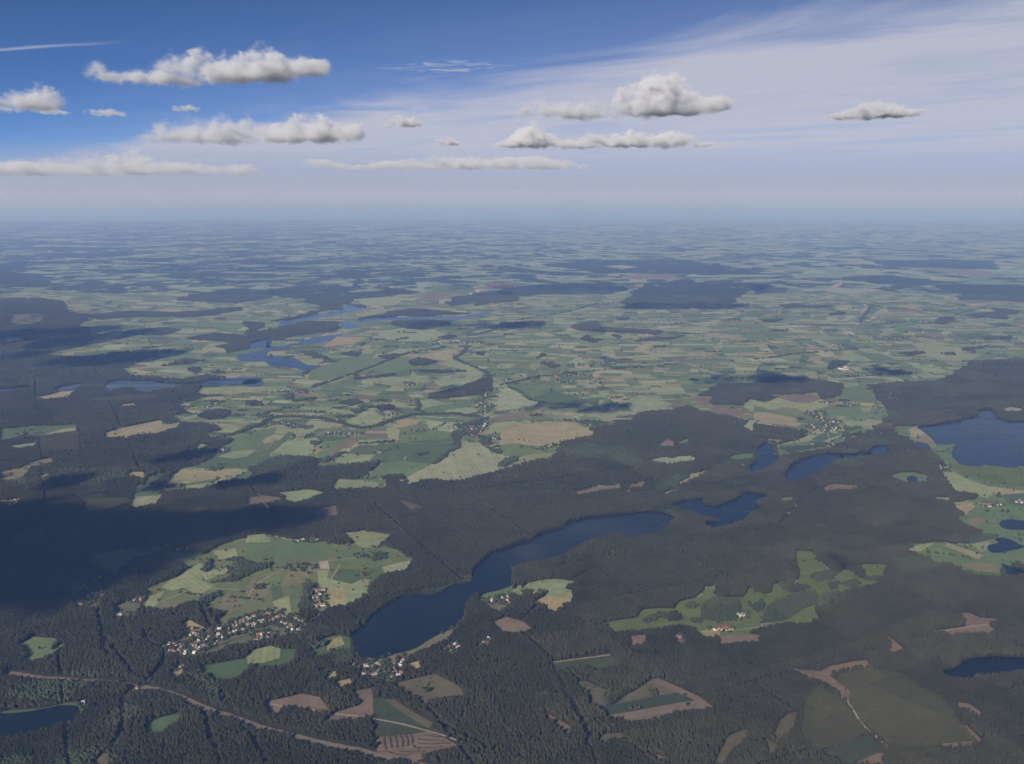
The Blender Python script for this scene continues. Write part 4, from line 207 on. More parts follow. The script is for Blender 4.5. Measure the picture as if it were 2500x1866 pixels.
CLOUDS=[["long grey cumulus with two humps below the blue sky, upper left",[[-1489,3791,2000,59,192,86],[-1425,3799,2000,63,221,69],[-1352,3798,2000,71,247,77],[-1264,3763,2000,74,216,93],[-1204,3811,2000,82,258,129],[-1128,3809,2000,86,210,149],[-1045,3785,2000,81,213,132],[-970,3789,2000,73,222,123],[-904,3760,2000,81,208,155],[-841,3775,2011,76,266,122],[-770,3799,2040,68,170,78],[-699,3799,2043,60,148,58]]],["small slanting grey cumulus cut off by the left edge",[[-2287,4591,1968,79,196,71],[-2194,4559,1968,84,289,97],[-2134,4570,1968,84,216,120],[-2080,4609,1977,78,268,125],[-2020,4579,1996,47,165,98]]],["thin dark cloud scrap right of the slanting left-edge cloud",[[-2294,5095,2000,64,202,29],[-2228,5085,2000,46,162,23]]],["faint dark cloud scrap below the long upper-left cumulus",[[-2083,5216,2000,58,206,35],[-2010,5225,2000,63,171,40]]],["tiny dark cloud scrap above the broad ragged left cumulus",[[-1586,4926,2000,48,121,27],[-1524,4920,2000,48,115,32]]],["broad ragged grey and white cumulus, lower left of centre",[[-3014,8650,2032,161,498,104],[-2845,8608,2032,189,601,236],[-2665,8649,2032,197,532,272],[-2457,8711,2032,186,545,307],[-2237,8645,2032,204,596,250],[-2055,8696,2032,184,437,230],[-1906,8730,2032,183,427,220],[-1751,8701,2032,174,590,293],[-1613,8631,2065,119,394,292],[-1560,8656,2032,155,473,228],[-1399,8621,2032,145,343,227],[-1299,8653,2057,82,289,172]]],["small flat grey cloud just right of the broad left cumulus",[[-732,6092,2000,64,209,44],[-654,6132,2000,89,313,83],[-569,6098,2006,63,175,63]]],["tiny oval cloud between the left and right cumulus groups",[[-577,8322,2000,69,228,78],[-516,8299,2000,78,254,90],[-458,8331,2000,52,177,69]]],["tall bright white cumulus with a grey left wing, right of centre",[[64,5015,1976,73,257,73],[164,5010,1972,99,272,115],[278,5047,1972,110,383,130],[389,5027,1976,104,366,110],[492,5041,1990,84,227,84],[551,5026,2000,94,239,141],[633,5006,2000,110,275,189],[719,5055,2000,126,454,231],[795,5014,2000,105,249,190],[890,5070,2000,95,285,116],[962,5032,2014,95,249,85],[1043,5043,2029,69,233,53]]],["long flat bright white cumulus under the tall cumulus",[[-104,10806,2096,134,382,84],[56,10754,2096,179,624,184],[210,10748,2096,190,559,285],[383,10852,2096,179,442,162],[577,10841,2096,190,672,140],[795,10828,2096,202,670,185],[1007,10754,2096,202,579,174],[1225,10758,2096,214,726,208],[1445,10782,2096,192,554,163],[1653,10872,2096,181,616,209],[1821,10854,2096,136,393,176],[2007,10808,2117,170,554,40],[2177,10808,2117,137,366,23]]],["lone low grey cumulus in the veil on the right",[[1679,5418,2000,76,190,32],[1775,5415,2000,94,338,74],[1885,5455,2000,107,333,104],[1971,5423,2000,95,261,86],[2047,5400,2011,84,223,39]]],["low hazy cloud bank along the haze top at the left edge",[[-9664,19008,1968,672,2303,340],[-9064,18832,1968,665,2208,290],[-8633,19005,1968,658,2107,333],[-8099,18958,1968,651,2142,376],[-7494,18837,1968,593,1907,463],[-6980,18827,1968,434,1274,566],[-6647,18967,1968,432,1380,438],[-6169,18814,1968,555,1958,311],[-5699,18945,1968,551,1682,255],[-5128,18734,1968,472,1421,253],[-4817,18840,1968,297,942,270]]],["thin hazy cloud bank on the haze top at the centre",[[-2626,14330,2009,333,1119,111],[-2246,14376,1968,368,1229,84],[-1782,14296,1968,403,1265,135],[-1341,14405,1968,402,1357,174],[-944,14300,1968,365,1238,224],[-563,14437,1968,382,1221,211],[-108,14466,1968,382,1354,198],[281,14343,1968,364,1087,224],[665,14262,1968,328,1110,186],[997,14405,1982,219,639,96]]],["cumulus overhead to the left whose shadow darkens the left forest",[[-4225,949,2032,412,412,115],[-3969,984,2032,412,412,115],[-3688,914,2032,400,400,115],[-3424,813,2032,350,350,115],[-3262,728,2032,275,275,115],[-3937,561,2032,412,412,115],[-3692,532,2032,412,412,115],[-3463,532,2032,375,375,115],[-3276,532,2032,275,275,115],[-3689,229,2032,350,350,115],[-3495,229,2032,325,325,115],[-3351,308,2032,287,287,115],[-3512,19,2032,250,250,115],[-3792,129,2032,375,375,115],[-3120,901,2032,299,299,100],[-3000,956,2032,299,299,100],[-2877,1006,2032,286,286,100],[-2760,1049,2032,260,260,100],[-2662,1078,2032,195,195,100]]],["cumulus far to the left shading the distant left forest",[[-7508,7465,2000,732,732,360],[-7168,7844,2000,683,683,360],[-6734,8083,2000,610,610,336],[-6232,7922,2000,512,512,264],[-6615,7214,2000,512,512,288]]],["second cumulus far to the left shading the left lakes",[[-5991,5831,2000,463,463,288],[-5726,6051,2000,512,512,312],[-5427,6223,2000,463,463,288],[-5232,6462,2000,366,366,240],[-6600,6253,2000,366,366,240]]],["small cumulus overhead shading the green valley",[[-120,544,2000,60,60,40],[-109,476,2000,48,48,36]]],["narrow cumulus overhead shading the forest left of centre",[[-3690,2238,2000,120,120,90],[-3584,2349,2000,140,140,100],[-3486,2406,2000,110,110,90],[-3539,1648,2000,110,110,90],[-3168,1693,2000,140,140,90],[-2984,1785,2000,150,150,90],[-4092,1739,2000,160,160,100],[-4172,1631,2000,120,120,90],[-4027,1832,2000,110,110,80]]]]


# ---------------------------------------------------------------- small helpers
def tag(o, label=None, cat=None, group=None, kind=None):
    if label: o['label'] = label
    if cat: o['category'] = cat
    if group: o['group'] = group
    if kind: o['kind'] = kind
    return o


def link(name, me, mat=None, parent=None):
    o = bpy.data.objects.new(name, me)
    COL.objects.link(o)
    if mat is not None and me is not None and not me.materials:
        me.materials.append(mat)
    if parent is not None:
        o.parent = parent
    return o


def new_mat(name):
    m = bpy.data.materials.new(name)
    m.use_nodes = True
    S.nt = m.node_tree
    S.nt.nodes.clear()
    out = S.nt.nodes.new('ShaderNodeOutputMaterial')
    return m, out


def surf(out, color, rough=0.9, spec=0.2):
    b = S.nt.nodes.new('ShaderNodeBsdfPrincipled')
    if hasattr(color, 'is_linked'):
        S.nt.links.new(color, b.inputs['Base Color'])
    else:
        b.inputs['Base Color'].default_value = (*color, 1)
    b.inputs['Roughness'].default_value = rough
    b.inputs['Specular IOR Level'].default_value = spec
    S.nt.links.new(b.outputs[0], out.inputs['Surface'])
    return b


def diffuse(out, color):
    b = S.nt.nodes.new('ShaderNodeBsdfDiffuse')
    if hasattr(color, 'is_linked'):
        S.nt.links.new(color, b.inputs['Color'])
    else:
        b.inputs['Color'].default_value = (*color, 1)
    S.nt.links.new(b.outputs[0], out.inputs['Surface'])
    return b


def geo_pos():
    return S.nt.nodes.new('ShaderNodeNewGeometry').outputs['Position']


def attr(name, kind='GEOMETRY'):
    n = S.nt.nodes.new('ShaderNodeAttribute')
    n.attribute_type = kind
    n.attribute_name = name
    return n


# ---------------------------------------------------------------- materials
def mat_ground():
    """far land: parcels and woods too small to pick apart"""
    m, out = new_mat('far_land')
    pos = geo_pos()
    x, y, z = xyz(pos)
    v = S.nt.nodes.new('ShaderNodeTexVoronoi')
    v.inputs['Scale'].default_value = 1.0
    S.nt.links.new(vec(x * 0.0026 + noise_tex(pos, 0.0006, 2) * 0.8, y * 0.0024, 0.0), v.inputs['Vector'])
    r, g, b_ = xyz(v.outputs['Color'])
    c = mixc(smooth(r, 0.1, 0.9), (0.15, 0.21, 0.115), (0.26, 0.31, 0.19))
    c = mixc(smooth(g, 0.91, 0.96), c, (0.30, 0.27, 0.19))
    c = mixc(smooth(b_, 0.72, 0.8), c, (0.035, 0.05, 0.025))
    bias = smooth(x / S.math('MAXIMUM', y, 1000.0), 0.35, -0.5)     # the west is more wooded
    wood = noise_tex(pos, 0.00046, 6, 0.68, 0.4) + bias * 0.10
    wood2 = noise_tex(pos, 0.0022, 4, 0.65)
    f = smooth(wood * 0.62 + wood2 * 0.38, 0.535, 0.56)
    c = mixc(f, c, (0.030, 0.036, 0.022))
    vil = smooth(noise_tex(pos, 0.0011, 3), 0.70, 0.75) * smooth(noise_tex(pos, 0.02, 2), 0.5, 0.6)
    c = mixc(vil * 0.5, c, (0.40, 0.37, 0.34))
    surf(out, c, 0.95, 0.05)
    return m


def mat_forest_floor():
    m, out = new_mat('forest_floor')
    pos = geo_pos()
    c = mixc(noise_tex(pos, 0.02, 4), (0.030, 0.032, 0.018), (0.062, 0.056, 0.035))
    surf(out, c, 0.95, 0.05)
    return m


def mat_field():
    m, out = new_mat('field')
    pos = geo_pos()
    x, y, z = xyz(pos)
    a = attr('col')
    fr = attr('furrow')                       # x,y: direction, z: strength
    ax, ay, amt = xyz(fr.outputs['Vector'])
    s1 = S.math('SINE', (x * ax + y * ay) * 0.26 + noise_tex(pos, 0.01, 2) * 0.8)
    s2 = S.math('SINE', (x * ax + y * ay) * 0.071 + noise_tex(pos, 0.004, 2) * 1.0)
    big = noise_tex(pos, 0.006, 4, 0.6)
    mid = noise_tex(pos, 0.03, 4, 0.65)
    f = 0.58 + big * 0.66 + (mid - 0.5) * 0.62 + s1 * amt * 0.07 + s2 * amt * 0.04
    c = scale_col(a.outputs['Color'], f)
    c = mixc(smooth(noise_tex(pos, 0.011, 5, 0.68, 0.6), 0.50, 0.74) * 0.45, c, scale_col(mixc(0.55, c, (0.15, 0.125, 0.08)), S.math('ADD', f, 0.1)))
    surf(out, c, 0.95, 0.05)
    return m


def mat_flat(name, lo, hi, sc=0.05, rough=0.95):
    m, out = new_mat(name)
    pos = geo_pos()
    surf(out, mixc(noise_tex(pos, sc, 4, 0.6), lo, hi), rough, 0.1)
    return m


def mat_leaf(name, lo, hi, tint):
    m, out = new_mat(name)
    t = attr('tone', 'INSTANCER')
    oi = S.nt.nodes.new('ShaderNodeObjectInfo')
    f = S(t.outputs['Fac'])
    c = mixc(f, lo, hi)
    c = mixc(S(oi.outputs['Random']) * 0.6, c, tint)
    diffuse(out, c)
    return m


def mat_water():
    m, out = new_mat('lake_water')
    pos = geo_pos()
    b = surf(out, mixc(noise_tex(pos, 0.004, 3), (0.004, 0.008, 0.014), (0.007, 0.012, 0.018)), 0.14, 0.38)
    b.inputs['IOR'].default_value = 1.333
    S.nt.links.new((0.07 + smooth(noise_tex(vec(xyz(pos)[0] * 0.4 + xyz(pos)[1] * 0.2, xyz(pos)[1], 0.0), 0.007, 5, 0.62, 0.8), 0.38, 0.66) * 0.22).s, b.inputs['Roughness'])
    bump = S.nt.nodes.new('ShaderNodeBump')
    bump.inputs['Strength'].default_value = 0.25
    bump.inputs['Distance'].default_value = 0.5
    S.nt.links.new(noise_tex(pos, 0.35, 3).s, bump.inputs['Height'])
    S.nt.links.new(bump.outputs[0], b.inputs['Normal'])
    return m


def mat_cloud(puffs, c0, height, density, soft=1.0):
    """cloud water: soft union of the puffs, eaten away by turbulence, flat at the condensation level"""
    m, out = new_mat('cloud')
    v = S.nt.nodes.new('ShaderNodeVolumePrincipled')
    v.inputs['Color'].default_value = (0.955, 0.95, 0.955, 1)
    v.inputs['Absorption Color'].default_value = (0, 0, 0, 1)
    v.inputs['Anisotropy'].default_value = 0.0
    co = S.nt.nodes.new('ShaderNodeTexCoord').outputs['Object']
    x, y, z = xyz(co)
    total = None
    for px_, py_, pz_, rx, ry, hh in puffs:
        n = S.nt.nodes.new('ShaderNodeVectorMath')
        n.operation = 'MULTIPLY_ADD'
        S.nt.links.new(co, n.inputs[0])
        inv = (1 / rx, 1 / ry, 1 / (0.75 * hh))
        cc = (px_ - c0.x, py_ - c0.y, pz_ - c0.z + 0.25 * hh)
        n.inputs[1].default_value = inv
        n.inputs[2].default_value = tuple(-a_ * b_ for a_, b_ in zip(inv, cc))
        d = S.nt.nodes.new('ShaderNodeVectorMath')
        d.operation = 'DOT_PRODUCT'
        S.nt.links.new(n.outputs[0], d.inputs[0])
        S.nt.links.new(n.outputs[0], d.inputs[1])
        f = S.math('MAXIMUM', 1.0 - S(d.outputs['Value']), 0.0)
        total = f * f if total is None else S.math('MULTIPLY_ADD', f, f, total)
    F = S.math('SQRT', total)
    n1 = noise_tex(vec(x * 0.75, y * 0.5, z), 1.9 / height, 7, 0.64, 0.12)
    n2 = noise_tex(vec(x * 0.8, y * 0.5, z * 1.3), 0.55 / height, 2, 0.5)
    F = F + (n1 - 0.54) * 3.6 + (n2 - 0.55) * 1.6
    F = F * smooth(z + (n1 - 0.5) * 0.7 * height, -0.12 * height, 0.26 * height)
    win = 1.6 - 0.55 * smooth(z, 0.15 * height, 1.25 * height)      # crisp cauliflower tops, frayed below
    t = S.math('DIVIDE', F - 0.05, win, clamp=True)
    dens = t * t * (3.0 - 2.0 * t)
    S.nt.links.new((dens * dens * density).s, v.inputs['Density'])
    S.nt.links.new(v.outputs[0], out.inputs['Volume'])
    m.cycles.volume_step_rate = STEP_RATE
    return m


STEP_RATE = 0.28
M_GROUND, M_FLOOR, M_FIELD, M_WATER = mat_ground(), mat_forest_floor(), mat_field(), mat_water()
M_PINE = mat_leaf('pine_needles', (0.021, 0.022, 0.012), (0.064, 0.060, 0.034), (0.034, 0.036, 0.020))
M_BROAD = mat_leaf('broad_leaves', (0.034, 0.044, 0.024), (0.060, 0.070, 0.038), (0.048, 0.054, 0.032))
M_YOUNG = mat_leaf('young_pine_needles', (0.040, 0.041, 0.021), (0.072, 0.068, 0.038), (0.050, 0.051, 0.027))
M_BARK = mat_flat('bark', (0.05, 0.035, 0.025), (0.10, 0.07, 0.05), 2.0)
ROADM = {'verge': mat_flat('road_verge', (0.16, 0.125, 0.09), (0.24, 0.19, 0.14), 0.06),
         'asphalt': mat_flat('asphalt', (0.05, 0.05, 0.05), (0.08, 0.08, 0.078), 0.2),
         'dirt': mat_flat('dirt_track', (0.06, 0.05, 0.035), (0.12, 0.10, 0.07), 0.1),
         'sand': mat_flat('sand_track', (0.27, 0.22, 0.16), (0.38, 0.32, 0.24), 0.08)}
ROOFM = [(n, mat_flat('roof_' + n, a, b_, 0.6, 0.8)) for n, a, b_ in
         [('red tiled', (0.16, 0.085, 0.066), (0.22, 0.115, 0.09)), ('orange tiled', (0.22, 0.13, 0.10), (0.28, 0.165, 0.125)),
          ('brown', (0.13, 0.08, 0.06), (0.18, 0.11, 0.08)), ('grey sheet', (0.22, 0.22, 0.23), (0.30, 0.30, 0.31)),
          ('white sheet', (0.45, 0.45, 0.45), (0.58, 0.58, 0.57))]]
WALLM = [(n, mat_flat('wall_' + n, a, b_, 0.5, 0.9)) for n, a, b_ in
         [('white', (0.50, 0.49, 0.46), (0.64, 0.63, 0.60)), ('cream', (0.55, 0.48, 0.37), (0.66, 0.58, 0.46)),
          ('brick', (0.28, 0.15, 0.10), (0.36, 0.21, 0.15))]]

# ---------------------------------------------------------------- land sheets
Z_FLOOR, Z_FARM, Z_POCKET, Z_FIELD, Z_ROAD, Z_LAKE = 0.15, 0.3, 0.45, 0.6, 1.3, 1.1


def rect_mesh(name, x0, y0, x1, y1, z, nx=1, ny=1):
    vs, fs = [], []
    for j in range(ny + 1):
        for i in range(nx + 1):
            vs.append((x0 + (x1 - x0) * i / nx, y0 + (y1 - y0) * j / ny, z))
    for j in range(ny):
        for i in range(nx):
            k = j * (nx + 1) + i
            fs.append((k, k + 1, k + nx + 2, k + nx + 1))
    me = bpy.data.meshes.new(name)
    me.from_pydata(vs, [], fs)
    return me


HORIZON = 72000.0                                # distance of the visible horizon from 1600 m up
gm = bpy.data.meshes.new('ground')
gv, gf = [(0, 0, 0)], []
for ring, rr in enumerate((12000, 30000, 50000, HORIZON)):
    for k in range(96):
        gv.append((rr * math.cos(k * math.tau / 96), rr * math.sin(k * math.tau / 96), 0))
    for k in range(96):
        a_, b_ = 1 + ring * 96 + k, 1 + ring * 96 + (k + 1) % 96
        gf.append((0, a_, b_) if ring == 0 else (a_ - 96, a_, b_, b_ - 96))
gm.from_pydata(gv, [], gf)
tag(link('ground', gm, M_GROUND), kind='structure')


def poly_mesh(name, pts, z, base=None):
    """flat sheet with its own origin"""
    cx = sum(p[0] for p in pts) / len(pts)
    cyy = sum(p[1] for p in pts) / len(pts)
    loc = [Vector((p[0] - cx, p[1] - cyy, 0)) for p in pts]
    tris = tessellate_polygon([loc])
    me = bpy.data.meshes.new(name)
    me.from_pydata(loc, [], [tuple(t) for t in tris])
    bm = bmesh.new()
    bm.from_mesh(me)
    bmesh.ops.recalc_face_normals(bm, faces=bm.faces)
    for f in bm.faces:
        if f.normal.z < 0:
            f.normal_flip()
    bm.to_mesh(me)
    bm.free()
    return me, (cx, cyy, z)


def catmull(pts, n=4, closed=True):
    out = []
    N = len(pts)
    rng = range(N) if closed else range(N - 1)
    for i in rng:
        if closed:
            p0, p1, p2, p3 = pts[i - 1], pts[i], pts[(i + 1) % N], pts[(i + 2) % N]
        else:
            p0, p1, p2, p3 = pts[max(i - 1, 0)], pts[i], pts[i + 1], pts[min(i + 2, N - 1)]
        for k in range(n):
            t = k / n
            q = []
            for a in (0, 1):
                q.append(0.5 * (2 * p1[a] + (p2[a] - p0[a]) * t + (2 * p0[a] - 5 * p1[a] + 4 * p2[a] - p3[a]) * t * t
                                + (3 * p1[a] - p0[a] - 3 * p2[a] + p3[a]) * t ** 3))
            out.append(tuple(q))
    if not closed:
        out.append(tuple(pts[-1]))
    return out


def roughen(pts, amp, scale):
    out = []
    for i, p in enumerate(pts):
        v = mnoise.noise_vector(Vector((p[0] * scale, p[1] * scale, 1.7)))
        out.append((p[0] + v.x * amp, p[1] + v.y * amp))
    return out


def densify(pts, step):
    out = []
    for i, a in enumerate(pts):
        b = pts[(i + 1) % len(pts)]
        n = max(1, int(math.hypot(b[0] - a[0], b[1] - a[1]) / step))
        for k in range(n):
            out.append((a[0] + (b[0] - a[0]) * k / n, a[1] + (b[1] - a[1]) * k / n))
    return out


LAKES = [(n, roughen(catmull(p, 4), 7, 0.02)) for n, p in LAKES]
FIELDS = [(c, roughen(densify(p, 60), 9, 0.012)) for c, p in FIELDS]
POCKETS = [(c, roughen(densify(p, 60), 14, 0.01)) for c, p in POCKETS]
WOODS = [(c, roughen(densify(p, 80), 18, 0.01)) if p[0][1] < 13000 else (c, roughen(roughen(densify(p, 110), 170, 0.0016), 70, 0.006)) for c, p in WOODS]

# land-use raster in map metres: 0 pine forest, 1 open, 2 pine wood, 3 broadleaf wood, 4 young plantation, 5 water
RX0, RX1, RY0, RY1, RC = -9600, 9600, 1500, 16500, 8.0
RW, RH = int((RX1 - RX0) / RC), int((RY1 - RY0) / RC)
land = np.zeros((RH, RW), np.int8)


def fill(poly, val):
    p = np.array(poly, float)
    i0, i1 = int((p[:, 0].min() - RX0) / RC) - 1, int((p[:, 0].max() - RX0) / RC) + 2
    j0, j1 = int((p[:, 1].min() - RY0) / RC) - 1, int((p[:, 1].max() - RY0) / RC) + 2
    i0, i1, j0, j1 = max(i0, 0), min(i1, RW), max(j0, 0), min(j1, RH)
    if i1 <= i0 or j1 <= j0:
        return
    X = (RX0 + (np.arange(i0, i1) + 0.5) * RC)
    sub = land[j0:j1, i0:i1]
    for j in range(j0, j1):
        yy = RY0 + (j + 0.5) * RC
        a, b = p, np.roll(p, -1, 0)
        c = (a[:, 1] > yy) != (b[:, 1] > yy)
        if not c.any():
            continue
        xs = np.sort(a[c, 0] + (yy - a[c, 1]) * (b[c, 0] - a[c, 0]) / (b[c, 1] - a[c, 1]))
        cnt = np.searchsorted(xs, X)
        row = sub[j - j0]
        row[(cnt & 1) == 1] = val


def line_fill(pts, width, val, only=None):
    for (ax, ay), (bx, by) in zip(pts, pts[1:]):
        m = width + RC
        i0, i1 = max(int((min(ax, bx) - m - RX0) / RC), 0), min(int((max(ax, bx) + m - RX0) / RC) + 1, RW)
        j0, j1 = max(int((min(ay, by) - m - RY0) / RC), 0), min(int((max(ay, by) + m - RY0) / RC) + 1, RH)
        if i1 <= i0 or j1 <= j0:
            continue
        X, Y = np.meshgrid(RX0 + (np.arange(i0, i1) + 0.5) * RC, RY0 + (np.arange(j0, j1) + 0.5) * RC)
        dx_, dy_ = bx - ax, by - ay
        L = dx_ * dx_ + dy_ * dy_ + 1e-6
        t = np.clip(((X - ax) * dx_ + (Y - ay) * dy_) / L, 0, 1)
        d = np.hypot(X - ax - t * dx_, Y - ay - t * dy_)
        sub = land[j0:j1, i0:i1]
        mask = d < width / 2
        sub[mask] = val


fill(FARMLAND, 1)
for c, p in POCKETS: fill(p, 1)
for k, p in WOODS:
    if k == 'y': fill(p, 4)
for c, p in FIELDS: fill(p, 1)
for k, p in WOODS:
    if k != 'y': fill(p, {'p': 2, 'd': 3}[k])
for c, p in FIELDS:
    if c in ('s', 'v'): fill(p, 1)
for wd, p in BELTS: line_fill(p, wd, 3)
ROADS = [(n, wd, cl, c, catmull(p, 4, False)) for n, wd, cl, c, p in ROADS]
for n, wd, cl, c, p in ROADS: line_fill(p, cl + 3, 1)
for n, p in LAKES: fill(p, 5)

# where whole crops stand, no hedge or shrub grows
_keep = land
land = np.zeros_like(_keep)
for c, p in FIELDS:
    if c in ('l', 'pl', 't', 'br', 'b', 'n', 'gd', 'g'): fill(p, 1)
crop = land
land = _keep


def crop_at(X, Y):
    return crop[np.clip(((Y - RY0) / RC).astype(int), 0, RH - 1), np.clip(((X - RX0) / RC).astype(int), 0, RW - 1)]


def land_at(X, Y):
    i = np.clip(((X - RX0) / RC).astype(int), 0, RW - 1)
    j = np.clip(((Y - RY0) / RC).astype(int), 0, RH - 1)
    return land[j, i]


# forest floor under the near pines
me, loc = poly_mesh('forest_ground', [(-9600, 1200), (9600, 1200), (9600, 11800), (-9600, 11800)], Z_FLOOR)
ob = link('forest_ground', me, M_FLOOR)
ob.location = loc
tag(ob, kind='structure')

# ---------------------------------------------------------------- fields
PAL = {'g': (0.146, 0.200, 0.086), 'g2': (0.165, 0.188, 0.078), 'gv': (0.135, 0.170, 0.055), 'gd': (0.102, 0.146, 0.066),
       'l': (0.280, 0.312, 0.158), 'pl': (0.315, 0.340, 0.205), 't': (0.350, 0.300, 0.165), 't2': (0.225, 0.200, 0.112),
       't3': (0.138, 0.122, 0.072), 'b': (0.215, 0.158, 0.112), 'br': (0.220, 0.160, 0.116), 'n': (0.066, 0.080, 0.042),
       's': (0.46, 0.38, 0.27), 'v': (0.155, 0.150, 0.085)}
NAME = {'g': 'meadow', 'g2': 'meadow', 'gv': 'meadow', 'gd': 'meadow', 'l': 'crop_field', 'pl': 'crop_field', 't': 'dry_field',
        't2': 'dry_field', 't3': 'heath_clearing', 'b': 'bare_clearing', 'br': 'ploughed_clearing', 'n': 'planted_clearing',
        's': 'sand_yard', 'v': 'village_ground'}


def set_attrs(me, cols, furs):
    """per-vertex colour of the crop and direction of its furrows"""
    a = me.attributes.new('col', 'FLOAT_COLOR', 'POINT')
    a.data.foreach_set('color', np.array(cols, np.float32).ravel())
    b = me.attributes.new('furrow', 'FLOAT_VECTOR', 'POINT')
    b.data.foreach_set('vector', np.array(furs, np.float32).ravel())


def field_obj(name, pts, z, col, fur):
    me, loc = poly_mesh(name, pts, z)
    n = len(me.vertices)
    set_attrs(me, [(*col, 1)] * n, [fur] * n)
    o = link(name, me, M_FIELD)
    o.location = loc
    return tag(o, kind='structure')


def vary(c, amt=0.12):
    k = 1 + rnd.uniform(-amt, amt)
    h_ = rnd.uniform(-0.05, 0.05)
    return (c[0] * k * (1 + h_), c[1] * k, c[2] * k * (1 - h_))


def fur_dir(pts, amt):
    best = max(((a, b) for a, b in zip(pts, pts[1:] + pts[:1])), key=lambda s: math.hypot(s[1][0] - s[0][0], s[1][1] - s[0][1]))
    t = math.atan2(best[1][1] - best[0][1], best[1][0] - best[0][0]) + math.pi / 2
    return (math.cos(t), math.sin(t), amt)


for i, (c, p) in enumerate(POCKETS):
    field_obj(NAME[c], p, Z_POCKET + 0.025 * i, PAL[c], (1, 0, 0.15))
plough = None
for i, (c, p) in enumerate(FIELDS):
    o = field_obj(NAME[c], p, Z_FIELD + 0.003 * i, vary(PAL[c], 0.07), fur_dir(p, {'l': 0.9, 'pl': 1.0, 't': 0.6, 'br': 1.4, 'b': 0.6}.get(c, 0.25)))
    if c == 'br':
        plough = o

# rows of raked brushwood on the ploughed clearing
M_BRUSH = mat_flat('brushwood', (0.055, 0.042, 0.032), (0.095, 0.072, 0.055), 0.2)
for p in BRUSH_ROWS:
    q = catmull(p, 5, False)
    vs, fs = [], []
    for i, a in enumerate(q):
        b = q[min(i + 1, len(q) - 1)]
        b0 = q[max(i - 1, 0)]
        t = Vector((b[0] - b0[0], b[1] - b0[1], 0)).normalized()
        s = Vector((-t.y, t.x, 0))
        w_ = rnd.uniform(2.4, 4.2)
        for k, (u, hh) in enumerate(((-1, 0), (-.5, 1.0), (.5, 1.1), (1, 0))):
            vs.append(Vector((a[0], a[1], 0)) + s * u * w_ + Vector((rnd.uniform(-.8, .8), rnd.uniform(-.8, .8), hh * rnd.uniform(1.2, 2.2))))
        if i:
            for k in range(3):
                n0 = (i - 1) * 4 + k
                fs.append((n0, n0 + 1, n0 + 5, n0 + 4))
    me = bpy.data.meshes.new('brush_row')
    ox = Vector(plough.location)
    me.from_pydata([v - Vector((ox.x, ox.y, 0)) for v in vs], [], fs)
    link('brush_row', me, M_BRUSH, plough)


# parcels of the wide farmland
def clip(poly, px_, py_, nx, ny):
    out = []
    for i, a in enumerate(poly):
        b = poly[(i + 1) % len(poly)]
        da = (a[0] - px_) * nx + (a[1] - py_) * ny
        db = (b[0] - px_) * nx + (b[1] - py_) * ny
        if da >= 0:
            out.append(a)
        if (da > 0 > db) or (da < 0 < db):
            t = da / (da - db)
            out.append((a[0] + (b[0] - a[0]) * t, a[1] + (b[1] - a[1]) * t))
    return out


def area(p):
    return 0.5 * abs(sum(a[0] * b[1] - b[0] * a[1] for a, b in zip(p, p[1:] + p[:1])))


def chop(poly, ang, wmin, lmax, out):
    """split along the strip direction first into lengths, then into strips"""
    u = (math.cos(ang), math.sin(ang))
    v = (-u[1], u[0])
    pu = [p[0] * u[0] + p[1] * u[1] for p in poly]
    pv_ = [p[0] * v[0] + p[1] * v[1] for p in poly]
    lu, lv = max(pu) - min(pu), max(pv_) - min(pv_)
    if lu > lmax * rnd.uniform(0.5, 2.0):
        d, lo, ln = u, min(pu), lu
    elif lv > wmin * rnd.uniform(0.9, 6.0):
        d, lo, ln = v, min(pv_), lv
    else:
        out.append((poly, ang))
        return
    c = lo + ln * rnd.uniform(0.32, 0.68)
    P0 = (d[0] * c, d[1] * c)
    j = rnd.uniform(-0.2, 0.2)
    dn = (d[0] * math.cos(j) - d[1] * math.sin(j), d[0] * math.sin(j) + d[1] * math.cos(j))
    mid = (sum(p[0] for p in poly) / len(poly), sum(p[1] for p in poly) / len(poly))
    k = (mid[0] - P0[0]) * d[0] + (mid[1] - P0[1]) * d[1]
    P0 = (mid[0] - d[0] * k, mid[1] - d[1] * k)
    for sgn in (1, -1):
        q = clip(poly, P0[0], P0[1], dn[0] * sgn, dn[1] * sgn)
        if len(q) > 2 and area(q) > 800:
            chop(q, ang, wmin, lmax, out)


parcels = []
BX, BY = 950, 800
nxb, nyb = 2 * 11, 16
def corner(i, j):
    r_ = random.Random(i * 977 + j * 31 + 5)
    return ((i - nxb / 2) * BX + r_.uniform(-260, 260), 4000 + j * BY + r_.uniform(-220, 220))
for i in range(nxb):
    for j in range(nyb):
        quad = [corner(i, j), corner(i + 1, j), corner(i + 1, j + 1), corner(i, j + 1)]
        mx = sum(p[0] for p in quad) / 4
        my = sum(p[1] for p in quad) / 4
        if abs(mx) > 0.58 * my + 1200:
            continue
        base = -0.12 + 0.35 * mnoise.noise(Vector((mx * 0.0003, my * 0.0003, 4.0))) + (math.pi / 2 if rnd.random() < 0.22 else 0) + rnd.uniform(-0.4, 0.4)
        far = my > 9500
        chop(quad, base, 40 if not far else 58, 380 if not far else 480, parcels)
CROPS = [('g', 30), ('g2', 16), ('gd', 9), ('l', 20), ('pl', 9), ('t', 5.5), ('t2', 2.5), ('b', 1.2)]
CW = [w_ for _, w_ in CROPS]
keep = []
